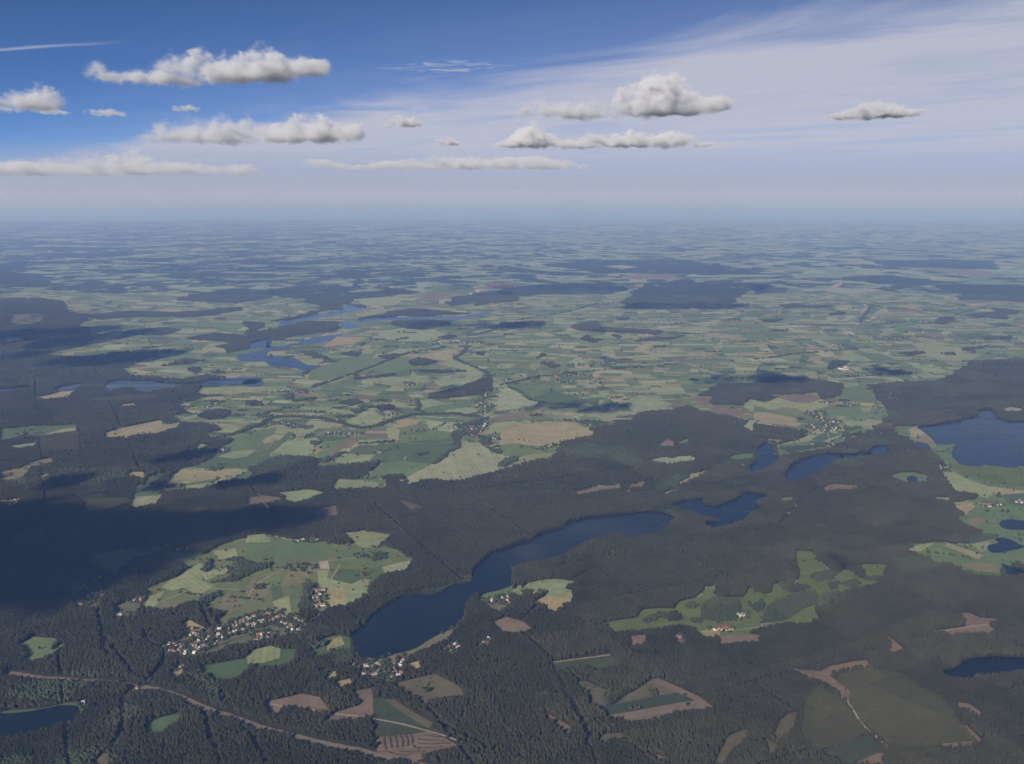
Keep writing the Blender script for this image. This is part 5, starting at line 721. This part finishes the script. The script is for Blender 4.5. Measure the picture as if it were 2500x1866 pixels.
for poly, ang in parcels:
    cx = sum(p[0] for p in poly) / len(poly)
    cyy = sum(p[1] for p in poly) / len(poly)
    code = land_at(np.array([cx]), np.array([cyy]))[0] if cyy < RY1 else 1
    inside = sum(int(land_at(np.array([p[0]]), np.array([p[1]]))[0] == 1) for p in poly)
    if code == 1 or inside:
        if cyy < 9000 and code != 1 and inside * 2 < len(poly):
            continue
        keep.append((poly, ang, cx, cyy))
# parcels that straddle the forest edge are cut by the trees standing on them
keep.sort(key=lambda k: -area(k[0]) / (k[3] ** 2) if abs(k[2]) < 0.52 * k[3] else 0)
NIND = max(0, 300 - len(FIELDS))
vs, fs, cols, furs = [], [], [], []
for n, (poly, ang, cx, cyy) in enumerate(keep):
    cls = rnd.choices(CROPS, CW)[0][0]
    col = vary(PAL[cls], 0.16)
    fur = (-math.sin(ang), math.cos(ang), rnd.choice((0.3, 0.6, 1.0)))
    z = Z_FARM + 0.02 * (n % 5)
    if n < NIND:
        field_obj('field', poly, z, col, fur)
    else:
        k = len(vs)
        vs += [(p[0], p[1], z) for p in poly]
        fs.append(tuple(range(k, k + len(poly))))
        cols += [(*col, 1)] * len(poly)
        furs += [fur] * len(poly)
me = bpy.data.meshes.new('farmland')
me.from_pydata(vs, [], fs)
set_attrs(me, cols, furs)
tag(link('farmland', me, M_FIELD), 'patchwork of small green and tan strip fields in the distance', 'farmland', kind='stuff')

# ---------------------------------------------------------------- lakes, roads
for n, p in LAKES:
    me, loc = poly_mesh('lake', p, Z_LAKE)
    o = link('river' if n in ('river', 'inlet') else ('pond' if n == 'pond' else 'lake'), me, M_WATER)
    o.location = loc
    tag(o, kind='structure')

for n, wd, cl, c, p in ROADS:
    vs, fs = [], []
    ox, oy = p[0]
    for i, a in enumerate(p):
        b, b0 = p[min(i + 1, len(p) - 1)], p[max(i - 1, 0)]
        t = Vector((b[0] - b0[0], b[1] - b0[1])).normalized()
        w_ = wd / 2 * rnd.uniform(0.8, 1.2)
        vs += [(a[0] - t.y * w_ - ox, a[1] + t.x * w_ - oy, 0), (a[0] + t.y * w_ - ox, a[1] - t.x * w_ - oy, 0)]
        if i:
            fs.append((2 * i - 2, 2 * i - 1, 2 * i + 1, 2 * i))
    me = bpy.data.meshes.new(n)
    me.from_pydata(vs, [], fs)
    o = link(n, me, ROADM[c])
    o.location = (ox, oy, Z_ROAD)
    tag(o, kind='structure')


# ---------------------------------------------------------------- houses
def house_meshes(L, W, E, R, name):
    """walls with gables, and a roof of two thick slopes with eaves"""
    l, w_ = L / 2, W / 2
    wall = bpy.data.meshes.new(name + '_wall')
    wall.from_pydata([(-l, -w_, 0), (l, -w_, 0), (l, w_, 0), (-l, w_, 0), (-l, -w_, E), (l, -w_, E), (l, w_, E), (-l, w_, E), (-l, 0, R), (l, 0, R)], [],
                     [(0, 1, 5, 4), (2, 3, 7, 6), (1, 2, 6, 9, 5), (3, 0, 4, 8, 7)])
    e, th = 0.7, 0.35
    le = l + e
    k = (R - E) / w_
    ye, ze = w_ + e, E - k * e
    roof = bpy.data.meshes.new(name + '_roof')
    roof.from_pydata([(-le, -ye, ze + th), (le, -ye, ze + th), (le, 0, R + th), (-le, 0, R + th), (le, ye, ze + th), (-le, ye, ze + th),
                      (-le, -ye, ze), (le, -ye, ze), (le, 0, R), (-le, 0, R), (le, ye, ze), (-le, ye, ze)], [],
                     [(0, 1, 2, 3), (3, 2, 4, 5), (6, 9, 8, 7), (9, 11, 10, 8), (0, 6, 7, 1), (4, 10, 11, 5), (1, 7, 8, 2), (2, 8, 10, 4), (0, 3, 9, 6), (3, 5, 11, 9)])
    ch = bpy.data.meshes.new(name + '_chimney')
    x0, x1, y0, y1, z0, z1 = l * .3, l * .3 + 1, -.5, .5, R - 1, R + 1.6
    ch.from_pydata([(x0, y0, z0), (x1, y0, z0), (x1, y1, z0), (x0, y1, z0), (x0, y0, z1), (x1, y0, z1), (x1, y1, z1), (x0, y1, z1)], [],
                   [(0, 1, 5, 4), (1, 2, 6, 5), (2, 3, 7, 6), (3, 0, 4, 7), (4, 5, 6, 7)])
    return wall, roof, ch


SIZES = {'mix': [(9, 7.2, 3.4, 6.8), (10.5, 7.6, 3.6, 7.2), (7.6, 6.4, 3.0, 6.0), (11.5, 8, 4.4, 8.0)],
         'barn': [(44, 13, 5.0, 9.2), (30, 12, 5.0, 9.5), (58, 15, 5.4, 9.6)], 'hall': [(90, 40, 9, 13), (70, 30, 8, 12)]}
SIZES['mix'].append((14, 7.5, 3.6, 7.0))
HM = {}
for st, lst in SIZES.items():
    for k, sz in enumerate(lst):
        base = house_meshes(*sz, 'house' if st == 'mix' else st)
        for rn, rm in ROOFM:
            r2 = base[1].copy()
            r2.materials.append(rm)
            HM[(st, k, 'roof', rn)] = r2
        for wn, wm in WALLM:
            w2 = base[0].copy()
            w2.materials.append(wm)
            HM[(st, k, 'wall', wn)] = w2
        base[2].materials.append(WALLM[2][1])
        HM[(st, k, 'chimney')] = base[2]

spots = []
for n, place, pts, spread, st in HOUSES:
    segs = [(a, b, math.hypot(b[0] - a[0], b[1] - a[1])) for a, b in zip(pts, pts[1:])]
    tot = sum(s[2] for s in segs)
    used = []
    for k in range(n):
        for tr in range(40):
            d = rnd.uniform(0, tot)
            for a, b, ln in segs:
                if d <= ln:
                    break
                d -= ln
            t = d / max(ln, 1e-6)
            ang = math.atan2(b[1] - a[1], b[0] - a[0])
            off = rnd.choice((-1, 1)) * rnd.uniform(0.35, 1.3) * spread
            x, y = a[0] + (b[0] - a[0]) * t - math.sin(ang) * off, a[1] + (b[1] - a[1]) * t + math.cos(ang) * off
            gap = 21 if st == 'mix' else 34
            if all(math.hypot(x - q[0], y - q[1]) > gap for q in used):
                break
        used.append((x, y))
        spots.append((x, y, ang + rnd.choice((0, math.pi / 2)) + rnd.uniform(-.12, .12), place, st))
spots.sort(key=lambda s: s[1])
house_pts = np.array([(s[0], s[1]) for s in spots])
for x, y, a, place, st in spots:
    line_fill([(x - 1, y), (x + 1, y)], 30 if st == 'mix' else 60, 1)
WP = [0.62, 0.26, 0.12]
RP = {'mix': [0.32, 0.20, 0.18, 0.20, 0.10], 'barn': [0.55, 0.2, 0.08, 0.12, 0.05], 'hall': [0.3, 0.1, 0, 0.1, 0.5]}
fv, ff, fm = [], [], []
for n, (x, y, a, place, st) in enumerate(spots):
    k = rnd.randrange(len(SIZES[st]))
    rn = rnd.choices(ROOFM, RP[st])[0][0]
    wn = rnd.choices(WALLM, WP)[0][0]
    if n < 300:
        nm = {'mix': 'house', 'barn': 'barn', 'hall': 'hall'}[st]
        e = link(nm, None)
        e.location = (x, y, Z_FIELD + 0.1)
        e.rotation_euler = (0, 0, a)
        e.empty_display_size = 5
        link('wall', HM[(st, k, 'wall', wn)], None, e)
        rf = link('roof', HM[(st, k, 'roof', rn)], None, e)
        if st == 'mix' and y < 5200:
            link('chimney', HM[(st, k, 'chimney')], None, rf)
        kind_ = {'mix': 'house', 'barn': 'long barn', 'hall': 'large hall'}[st]
        part_ = ''
        if place.startswith('village street'):
            part_ = 'west end, ' if x < -1180 else ('east end, ' if x > -870 else 'middle, ')
        place = part_ + place
        tag(e, f'{wn}-walled {kind_} with {rn} roof, {place}', {'mix': 'house', 'barn': 'barn', 'hall': 'hall'}[st], f'{nm}s: {place}, {wn} and {rn}'[:90])
    else:
        c_, s_ = math.cos(a), math.sin(a)
        for key, mi in ((('wall', wn), 'w'), (('roof', rn), 'r')):
            me = HM[(st, k) + key]
            k0 = len(fv)
            for v in me.vertices:
                fv.append((x + v.co.x * c_ - v.co.y * s_, y + v.co.x * s_ + v.co.y * c_, v.co.z + 0.7))
            mats = [m_[0] for m_ in (WALLM if mi == 'w' else ROOFM)]
            idx = (0 if mi == 'w' else 3) + mats.index(key[1])
            for p in me.polygons:
                ff.append(tuple(k0 + q for q in p.vertices))
                fm.append(idx)
me = bpy.data.meshes.new('far_houses')
me.from_pydata(fv, [], ff)
for _, m_ in WALLM + ROOFM:
    me.materials.append(m_)
me.polygons.foreach_set('material_index', fm)
tag(link('far_houses', me), 'tiny pale houses of the distant villages and farms', 'houses', kind='stuff')


# ---------------------------------------------------------------- tree prototypes (kept outside the scene, instanced by the woods)
def lumpy(bm, cx, cy_, cz, rx, rz, r_, pointed=0.0):
    """irregular crown of leaf masses: a ruffled shell with broken outline"""
    res = bmesh.ops.create_icosphere(bm, subdivisions=2 if rx > 0 and pointed >= 0 else 1, radius=1.0)
    ph = r_.uniform(0, 6.28)
    for v in res['verts']:
        d = v.co.normalized()
        k = r_.uniform(0.62, 1.22)
        zt = d.z * 0.5 + 0.5
        w_ = 1.0 - pointed * max(0.0, zt - 0.25)
        v.co = Vector((cx + d.x * rx * k * w_, cy_ + d.y * rx * k * w_, cz + d.z * rz * (0.85 + 0.3 * r_.random())))


def trunk(bm, x, y, h_, r_):
    pts = [(math.cos(a), math.sin(a)) for a in (0, 2.09, 4.19)]
    lo = [bm.verts.new((x + c * r_, y + s * r_, 0)) for c, s in pts]
    hi = [bm.verts.new((x + c * r_ * .5, y + s * r_ * .5, h_)) for c, s in pts]
    for i in range(3):
        f = bm.faces.new((lo[i], lo[(i + 1) % 3], hi[(i + 1) % 3], hi[i]))
        f.material_index = 1


def proto(kind, seed, n, rad):
    r_ = random.Random(seed)
    bm = bmesh.new()
    for i in range(n):
        a = 6.283 * i / n + r_.uniform(-.5, .5)
        d = rad * (math.sqrt(r_.random()) if kind == 'young' else r_.uniform(0.45, 1.0))
        x, y = d * math.cos(a), d * math.sin(a)
        if kind == 'pine':
            h_ = r_.uniform(15, 20.5)
            lumpy(bm, x, y, h_ * 0.66, r_.uniform(1.8, 2.8), h_ * 0.34, r_, 0.45)
            trunk(bm, x, y, h_ * 0.6, 0.25)
        elif kind == 'broad':
            h_ = r_.uniform(11, 18)
            lumpy(bm, x, y, h_ * 0.58, r_.uniform(3.4, 5.4), h_ * 0.42, r_, 0.1)
            lumpy(bm, x + r_.uniform(-3, 3), y + r_.uniform(-3, 3), h_ * 0.5, r_.uniform(2.2, 3.4), h_ * 0.3, r_, 0.1)
            trunk(bm, x, y, h_ * 0.4, 0.3)
        else:
            h_ = r_.uniform(6.0, 9.5)
            lumpy(bm, x, y, h_ * 0.55, r_.uniform(1.8, 2.8), h_ * 0.45, r_, 0.5)
            trunk(bm, x, y, h_ * 0.4, 0.12)
    me = bpy.data.meshes.new(kind)
    bm.to_mesh(me)
    bm.free()
    me.materials.append({'pine': M_PINE, 'broad': M_BROAD, 'young': M_YOUNG}[kind])
    me.materials.append(M_BARK)
    return bpy.data.objects.new(kind + '_clump', me)


PROTO = {}
for kind, cnt, n, rad in (('pine', 8, 4, 3.9), ('broad', 5, 2, 4.0), ('young', 6, 13, 6.4)):
    c = bpy.data.collections.new(kind + '_prototypes')
    for i in range(cnt):
        c.objects.link(proto(kind, 100 + i, n, rad))
    PROTO[kind] = c


def wood_nodes(name, coll):
    ng = bpy.data.node_groups.new(name, 'GeometryNodeTree')
    ng.interface.new_socket('Geometry', in_out='INPUT', socket_type='NodeSocketGeometry')
    ng.interface.new_socket('Geometry', in_out='OUTPUT', socket_type='NodeSocketGeometry')
    gi, go = ng.nodes.new('NodeGroupInput'), ng.nodes.new('NodeGroupOutput')
    ci = ng.nodes.new('GeometryNodeCollectionInfo')
    ci.inputs['Collection'].default_value = coll
    ci.inputs['Separate Children'].default_value = True
    ci.inputs['Reset Children'].default_value = True
    ip = ng.nodes.new('GeometryNodeInstanceOnPoints')
    ip.inputs['Pick Instance'].default_value = True

    def named(nm, dt):
        n = ng.nodes.new('GeometryNodeInputNamedAttribute')
        n.data_type = dt
        n.inputs['Name'].default_value = nm
        return n.outputs['Attribute']
    ng.links.new(gi.outputs[0], ip.inputs['Points'])
    ng.links.new(ci.outputs[0], ip.inputs['Instance'])
    ng.links.new(named('pick', 'INT'), ip.inputs['Instance Index'])
    ng.links.new(named('turn', 'FLOAT_VECTOR'), ip.inputs['Rotation'])
    ng.links.new(named('size', 'FLOAT_VECTOR'), ip.inputs['Scale'])
    ng.links.new(ip.outputs[0], go.inputs[0])
    return ng


def value_noise(X, Y, cell, seed):
    g = np.random.default_rng(seed).random((257, 257))
    u, v = X / cell + 1000.3, Y / cell + 1000.7
    i, j = np.floor(u).astype(int), np.floor(v).astype(int)
    fu, fv_ = u - i, v - j
    fu, fv_ = fu * fu * (3 - 2 * fu), fv_ * fv_ * (3 - 2 * fv_)
    i0, j0, i1, j1 = i % 257, j % 257, (i + 1) % 257, (j + 1) % 257
    return (g[j0, i0] * (1 - fu) + g[j0, i1] * fu) * (1 - fv_) + (g[j1, i0] * (1 - fu) + g[j1, i1] * fu) * fv_


def stand_noise(X, Y, seed):
    """forest compartments: blocks of even age with their own tone and height"""
    a = 0.45
    u = (X * math.cos(a) + Y * math.sin(a)) / 330 + value_noise(X, Y, 500, seed + 3) * 0.7
    v = (-X * math.sin(a) + Y * math.cos(a)) / 240 + value_noise(X, Y, 400, seed + 4) * 0.7
    g = np.random.default_rng(seed).random((257, 257))
    return g[np.floor(v).astype(int) % 257, np.floor(u).astype(int) % 257]


pts_all = {'pine': [], 'broad': [], 'young': []}


def scatter(y0, y1, step, wide):
    xs = np.arange(RX0, RX1, step)
    ys = np.arange(y0, y1, step)
    X, Y = np.meshgrid(xs, ys)
    X = (X + nrng.uniform(-.48, .48, X.shape) * step).ravel()
    Y = (Y + nrng.uniform(-.48, .48, Y.shape) * step).ravel()
    m = (np.abs(X) < 0.55 * Y + 300) & (Y < RY1)
    X, Y = X[m], Y[m]
    code = land_at(X, Y)
    ok = code != 1
    ok &= code != 5
    X, Y, code = X[ok], Y[ok], code[ok]
    # straight rides between the forest compartments
    a = 0.45
    ru, rv = (X * math.cos(a) + Y * math.sin(a)), (-X * math.sin(a) + Y * math.cos(a))
    iu, iv = np.round(ru / 520), np.round(rv / 410)
    gap = 5.0 + 0.0006 * Y
    ride = ((np.abs(ru - iu * 520) < gap) & (np.mod(iu * 7 + np.floor(rv / 1230) * 3, 5) < 2.5)) | ((np.abs(rv - iv * 410) < gap) & (np.mod(iv * 5 + np.floor(ru / 1560) * 2, 5) < 2.5))
    ok = ~(ride & (code == 0))
    X, Y, code = X[ok], Y[ok], code[ok]
    st = stand_noise(X, Y, 21)
    t = -0.10 + 0.50 * st + 0.40 * value_noise(X, Y, 170, 2) + 0.45 * value_noise(X, Y, 40, 3)
    hgt = 0.66 + 0.50 * st + 0.18 * (value_noise(X, Y, 60, 9) - 0.5)
    bl = value_noise(X, Y, 420, 5) * 0.6 + value_noise(X, Y, 130, 6) * 0.4
    drop = nrng.random(X.shape)
    for kind, sel in (('pine', ((code == 0) & (bl < 0.82)) | (code == 2)), ('broad', (code == 3) | ((code == 0) & (bl >= 0.82))), ('young', code == 4)):
        if kind == 'broad':
            s2 = sel & (drop < 0.92)
        else:
            s2 = sel & (drop < 0.97)
        pts_all[kind].append(np.stack([X[s2], Y[s2], np.full(s2.sum(), wide), hgt[s2], t[s2]], 1))


scatter(2350, 5300, 8.6, 1.0)
scatter(5300, 8800, 14.5, 1.6)
scatter(8800, 16500, 25.0, 2.6)
# a few bushes and hedgerow trees on the parcel bounds
hed = []
for poly, ang, cx, cyy in keep:
    if cyy > 15500 or rnd.random() > 0.42:
        continue
    i = rnd.randrange(len(poly))
    a, b = poly[i], poly[(i + 1) % len(poly)]
    ln = math.hypot(b[0] - a[0], b[1] - a[1])
    full = rnd.random() < 0.3
    for k in range(int(ln / 15)):
        if rnd.random() < (0.75 if full else 0.18):
            t = (k + rnd.random()) * 15 / ln
            hed.append((a[0] + (b[0] - a[0]) * t + rnd.uniform(-4, 4), a[1] + (b[1] - a[1]) * t + rnd.uniform(-4, 4)))
    if rnd.random() < 0.13:
        R0 = rnd.uniform(16, 62)
        for k in range(int(R0 * R0 / 55)):
            q = rnd.uniform(0, 6.28); d = R0 * math.sqrt(rnd.random())
            hed.append((cx + d * 1.5 * math.cos(q), cyy + d * math.sin(q)))
n_hedge = len(hed)
# garden trees round the houses
for x, y, a, place, st in spots:
    for k in range(rnd.randrange(5, 10)):
        q = rnd.uniform(0, 6.28); d = rnd.uniform(11, 38)
        hed.append((x + d * math.cos(q), y + d * math.sin(q)))
hed = np.array(hed)
hc = land_at(hed[:, 0], hed[:, 1])
dmin = np.ones(len(hed), bool)
for i in range(0, len(hed), 2000):
    d = np.hypot(hed[i:i + 2000, None, 0] - house_pts[None, :, 0], hed[i:i + 2000, None, 1] - house_pts[None, :, 1]).min(1)
    dmin[i:i + 2000] = d > 11
hed = hed[(hc == 1) & dmin & ((crop_at(hed[:, 0], hed[:, 1]) == 0) | (np.arange(len(hed)) % 9 == 0) | (np.arange(len(hed)) >= n_hedge))]
n = len(hed)
pts_all['broad'].append(np.stack([hed[:, 0], hed[:, 1], nrng.uniform(0.5, 1.0, n), nrng.uniform(0.5, 0.95, n), nrng.uniform(0.1, 0.7, n)], 1))
# sparse shrubs in the open pockets and clearings near by
X = nrng.uniform(-4200, 4200, 26000)
Y = nrng.uniform(2400, 6500, 26000)
den = value_noise(X, Y, 140, 31) * 0.6 + value_noise(X, Y, 45, 32) * 0.4
sel = (land_at(X, Y) == 1) & (den > np.where(crop_at(X, Y) == 1, 0.80, 0.62)) & (np.abs(X) < 0.55 * Y + 200)
X, Y = X[sel], Y[sel]
d = np.ones(len(X), bool)
for n_, wd, cl, c, p in ROADS:
    q = np.array(p)
    for i in range(0, len(q)):
        d &= np.hypot(X - q[i, 0], Y - q[i, 1]) > 14
X, Y = X[d], Y[d]
n = len(X)
pts_all['broad'].append(np.stack([X, Y, nrng.uniform(0.25, 0.65, n), nrng.uniform(0.2, 0.6, n), nrng.uniform(0.1, 0.7, n)], 1))

LAB = {'pine': ('pine_forest', 'dense dark grey-green pine forest covering the foreground plain', 'forest'),
       'broad': ('broadleaf_wood', 'broadleaf woods, belts and hedgerow trees among fields and shores', 'wood'),
       'young': ('young_plantation', 'low even young pine plantation blocks within the forest', 'plantation')}
for kind, arrs in pts_all.items():
    A = np.concatenate(arrs)
    n = len(A)
    print(kind, n)
    me = bpy.data.meshes.new(LAB[kind][0])
    me.vertices.add(n)
    co = np.zeros((n, 3), np.float32)
    co[:, :2] = A[:, :2]
    co[:, 2] = 0.2
    me.vertices.foreach_set('co', co.ravel())
    cnt = len(PROTO[kind].objects)
    a = me.attributes.new('pick', 'INT', 'POINT')
    a.data.foreach_set('value', nrng.integers(0, cnt, n).astype(np.int32))
    a = me.attributes.new('turn', 'FLOAT_VECTOR', 'POINT')
    tv_ = np.zeros((n, 3), np.float32)
    tv_[:, 2] = nrng.uniform(0, 6.28, n)
    a.data.foreach_set('vector', tv_.ravel())
    a = me.attributes.new('size', 'FLOAT_VECTOR', 'POINT')
    sv_ = np.stack([A[:, 2], A[:, 2], A[:, 3]], 1).astype(np.float32) * nrng.uniform(0.85, 1.15, (n, 1)).astype(np.float32)
    a.data.foreach_set('vector', sv_.ravel())
    a = me.attributes.new('tone', 'FLOAT', 'POINT')
    a.data.foreach_set('value', np.clip(A[:, 4], 0, 1).astype(np.float32))
    o = link(LAB[kind][0], me)
    md = o.modifiers.new('trees', 'NODES')
    md.node_group = wood_nodes(LAB[kind][0], PROTO[kind])
    tag(o, LAB[kind][1], LAB[kind][2], kind='stuff')

# far woods, where single trees are no longer seen: low sheets of canopy, broken by glades in the material
fv, ff = [], []
for k, p in WOODS:
    p2 = [q for q in p if q[1] > 13000]
    if len(p2) < len(p) * 0.6:
        continue
    top = [Vector((q[0], q[1], 0.5)) for q in p]
    k0 = len(fv)
    fv += [tuple(v) for v in top] + [(v.x, v.y, 0) for v in top]
    N = len(top)
    for t in tessellate_polygon([[Vector((v.x, v.y, 0)) for v in top]]):
        ff.append(tuple(k0 + q for q in t))
    for i in range(N):
        ff.append((k0 + i, k0 + (i + 1) % N, k0 + N + (i + 1) % N, k0 + N + i))
M_FAR, out_ = new_mat('far_canopy')
pos_ = geo_pos()
c_ = mixc(noise_tex(pos_, 0.004, 4), (0.022, 0.028, 0.017), (0.042, 0.046, 0.028))
surf(out_, mixc(smooth(noise_tex(pos_, 0.0022, 4, 0.6), 0.62, 0.66), c_, (0.16, 0.19, 0.10)), 0.95, 0.05)
me = bpy.data.meshes.new('distant_forest')
me.from_pydata(fv, [], ff)
tag(link('distant_forest', me, M_FAR), 'blue-grey distant forest blocks between far fields', 'forest', kind='stuff')


# ---------------------------------------------------------------- single trees standing in the open
def lone_tree_meshes(seed):
    r_ = random.Random(seed)
    bm = bmesh.new()
    H = 15.0
    prev = None
    for i in range(5):
        z = H * 0.6 * i / 4
        rr = 0.5 * (1 - i / 5)
        ring = [bm.verts.new((rr * math.cos(k * 1.047) + 0.2 * i * .3, rr * math.sin(k * 1.047), z)) for k in range(6)]
        if prev:
            for k in range(6):
                bm.faces.new((prev[k], prev[(k + 1) % 6], ring[(k + 1) % 6], ring[k]))
        prev = ring
    for k in range(5):
        a = k * 1.26 + r_.uniform(-.3, .3)
        b0, b1 = Vector((0, 0, H * r_.uniform(.3, .5))), Vector((3.6 * math.cos(a), 3.6 * math.sin(a), H * r_.uniform(.55, .75)))
        s = Vector((-math.sin(a), math.cos(a), 0)) * .16
        q = [bm.verts.new(v) for v in (b0 + s, b0 - s, b0 + Vector((0, 0, .3)), b1)]
        for f in ((0, 1, 3), (1, 2, 3), (2, 0, 3)):
            bm.faces.new([q[i] for i in f])
    tr = bpy.data.meshes.new('tree_trunk')
    bm.to_mesh(tr)
    bm.free()
    tr.materials.append(M_BARK)
    bm = bmesh.new()
    for k in range(9):
        a, d = r_.uniform(0, 6.28), r_.uniform(0.5, 3.4)
        lumpy(bm, d * math.cos(a), d * math.sin(a), H * r_.uniform(.42, .82), r_.uniform(1.5, 2.6), r_.uniform(1.6, 2.6), r_, -0.01)
    for k in range(220):
        dv = Vector((r_.gauss(0, 1), r_.gauss(0, 1), r_.gauss(0, 1))).normalized()
        c = Vector((dv.x * 4.6, dv.y * 4.6, H * .62 + dv.z * H * .34)) * 1.0
        t1 = Vector((r_.gauss(0, 1), r_.gauss(0, 1), r_.gauss(0, 1))).normalized() * r_.uniform(.4, .9)
        t2 = t1.cross(dv).normalized() * r_.uniform(.4, .9)
        bm.faces.new([bm.verts.new(c + u) for u in (t1, t2, -t1, -t2)])
    cr = bpy.data.meshes.new('tree_crown')
    bm.to_mesh(cr)
    bm.free()
    cr.materials.append(M_LONE)
    return tr, cr


m_, out_ = new_mat('lone_tree_leaves')
diffuse(out_, mixc(noise_tex(geo_pos(), 0.3, 3), (0.028, 0.045, 0.018), (0.060, 0.078, 0.032)))
M_LONE = m_
LT = [lone_tree_meshes(s) for s in (1, 2, 3)]
for place, pts in TREES:
    for x, y in pts:
        tr, cr = rnd.choice(LT)
        e = link('tree', None)
        e.location = (x, y, 0.8)
        e.rotation_euler = (0, 0, rnd.uniform(0, 6.28))
        s = rnd.uniform(0.8, 1.3)
        e.scale = (s * 1.1, s * 1.1, s)
        link('trunk', tr, None, e)
        link('crown', cr, None, e)
        tag(e, f'lone dark round tree standing in the {place}', 'tree', f'lone trees: {place}')


# ---------------------------------------------------------------- clouds
def cloud_mesh(puffs):
    """closed hull round the puffs"""
    xs = [p[0] for p in puffs]; ys = [p[1] for p in puffs]
    c0 = Vector((sum(xs) / len(xs), sum(ys) / len(ys), min(p[2] for p in puffs)))
    hmean = sum(p[5] for p in puffs) / len(puffs)
    bm = bmesh.new()
    for x, y, z, rx, ry, hh in puffs:
        c = Vector((x, y, z)) - c0
        res = bmesh.ops.create_icosphere(bm, subdivisions=3, radius=1.0)
        for v in res['verts']:
            q = v.co
            zz = q.z * 0.75 * hh + 0.25 * hh
            v.co = c + Vector((q.x * rx, q.y * ry, max(zz, -0.16 * hmean)))
    me = bpy.data.meshes.new('cloud_tmp')
    bm.to_mesh(me)
    bm.free()
    tmp = bpy.data.objects.new('cloud_tmp', me)
    COL.objects.link(tmp)
    md = tmp.modifiers.new('r', 'REMESH')
    md.mode = 'VOXEL'
    md.voxel_size = max(hmean / 9, (max(xs) - min(xs)) / 130)
    bpy.context.view_layer.update()
    out = bpy.data.meshes.new_from_object(tmp.evaluated_get(bpy.context.evaluated_depsgraph_get()))
    bpy.data.objects.remove(tmp)
    return out, c0, hmean


for k, (label, puffs) in enumerate(CLOUDS):
    me, c0, hm = cloud_mesh(puffs)
    me.materials.clear()
    o = link('cloud', me, mat_cloud(puffs, c0, hm, (2.6 if 'scrap' in label or 'bank' in label else (5.0 if 'small' in label or 'tiny' in label else (40.0 if 'shad' in label else 8.0))) / hm))
    o.location = c0
    tag(o, label, 'cloud')

# ---------------------------------------------------------------- haze: even air filling the layer the aircraft flies in
m, out = new_mat('haze')
v = S.nt.nodes.new('ShaderNodeVolumePrincipled')
v.inputs['Color'].default_value = (0.29, 0.49, 1.0, 1)
v.inputs['Absorption Color'].default_value = (0.874, 0.667, 1, 1)
v.inputs['Density'].default_value = 3.1e-5
v.inputs['Anisotropy'].default_value = 0.0
S.nt.links.new(v.outputs[0], out.inputs['Volume'])
hz = bpy.data.meshes.new('haze')
a, b, c, d, z0, z1 = -76000, 76000, -76000, 76000, -1.5, 1860
hz.from_pydata([(a, c, z0), (b, c, z0), (b, d, z0), (a, d, z0), (a, c, z1), (b, c, z1), (b, d, z1), (a, d, z1)], [],
               [(3, 2, 1, 0), (4, 5, 6, 7), (0, 1, 5, 4), (1, 2, 6, 5), (2, 3, 7, 6), (3, 0, 4, 7)])
tag(link('haze', hz, m), 'thin blue summer haze filling the air below the clouds', 'haze', kind='stuff')
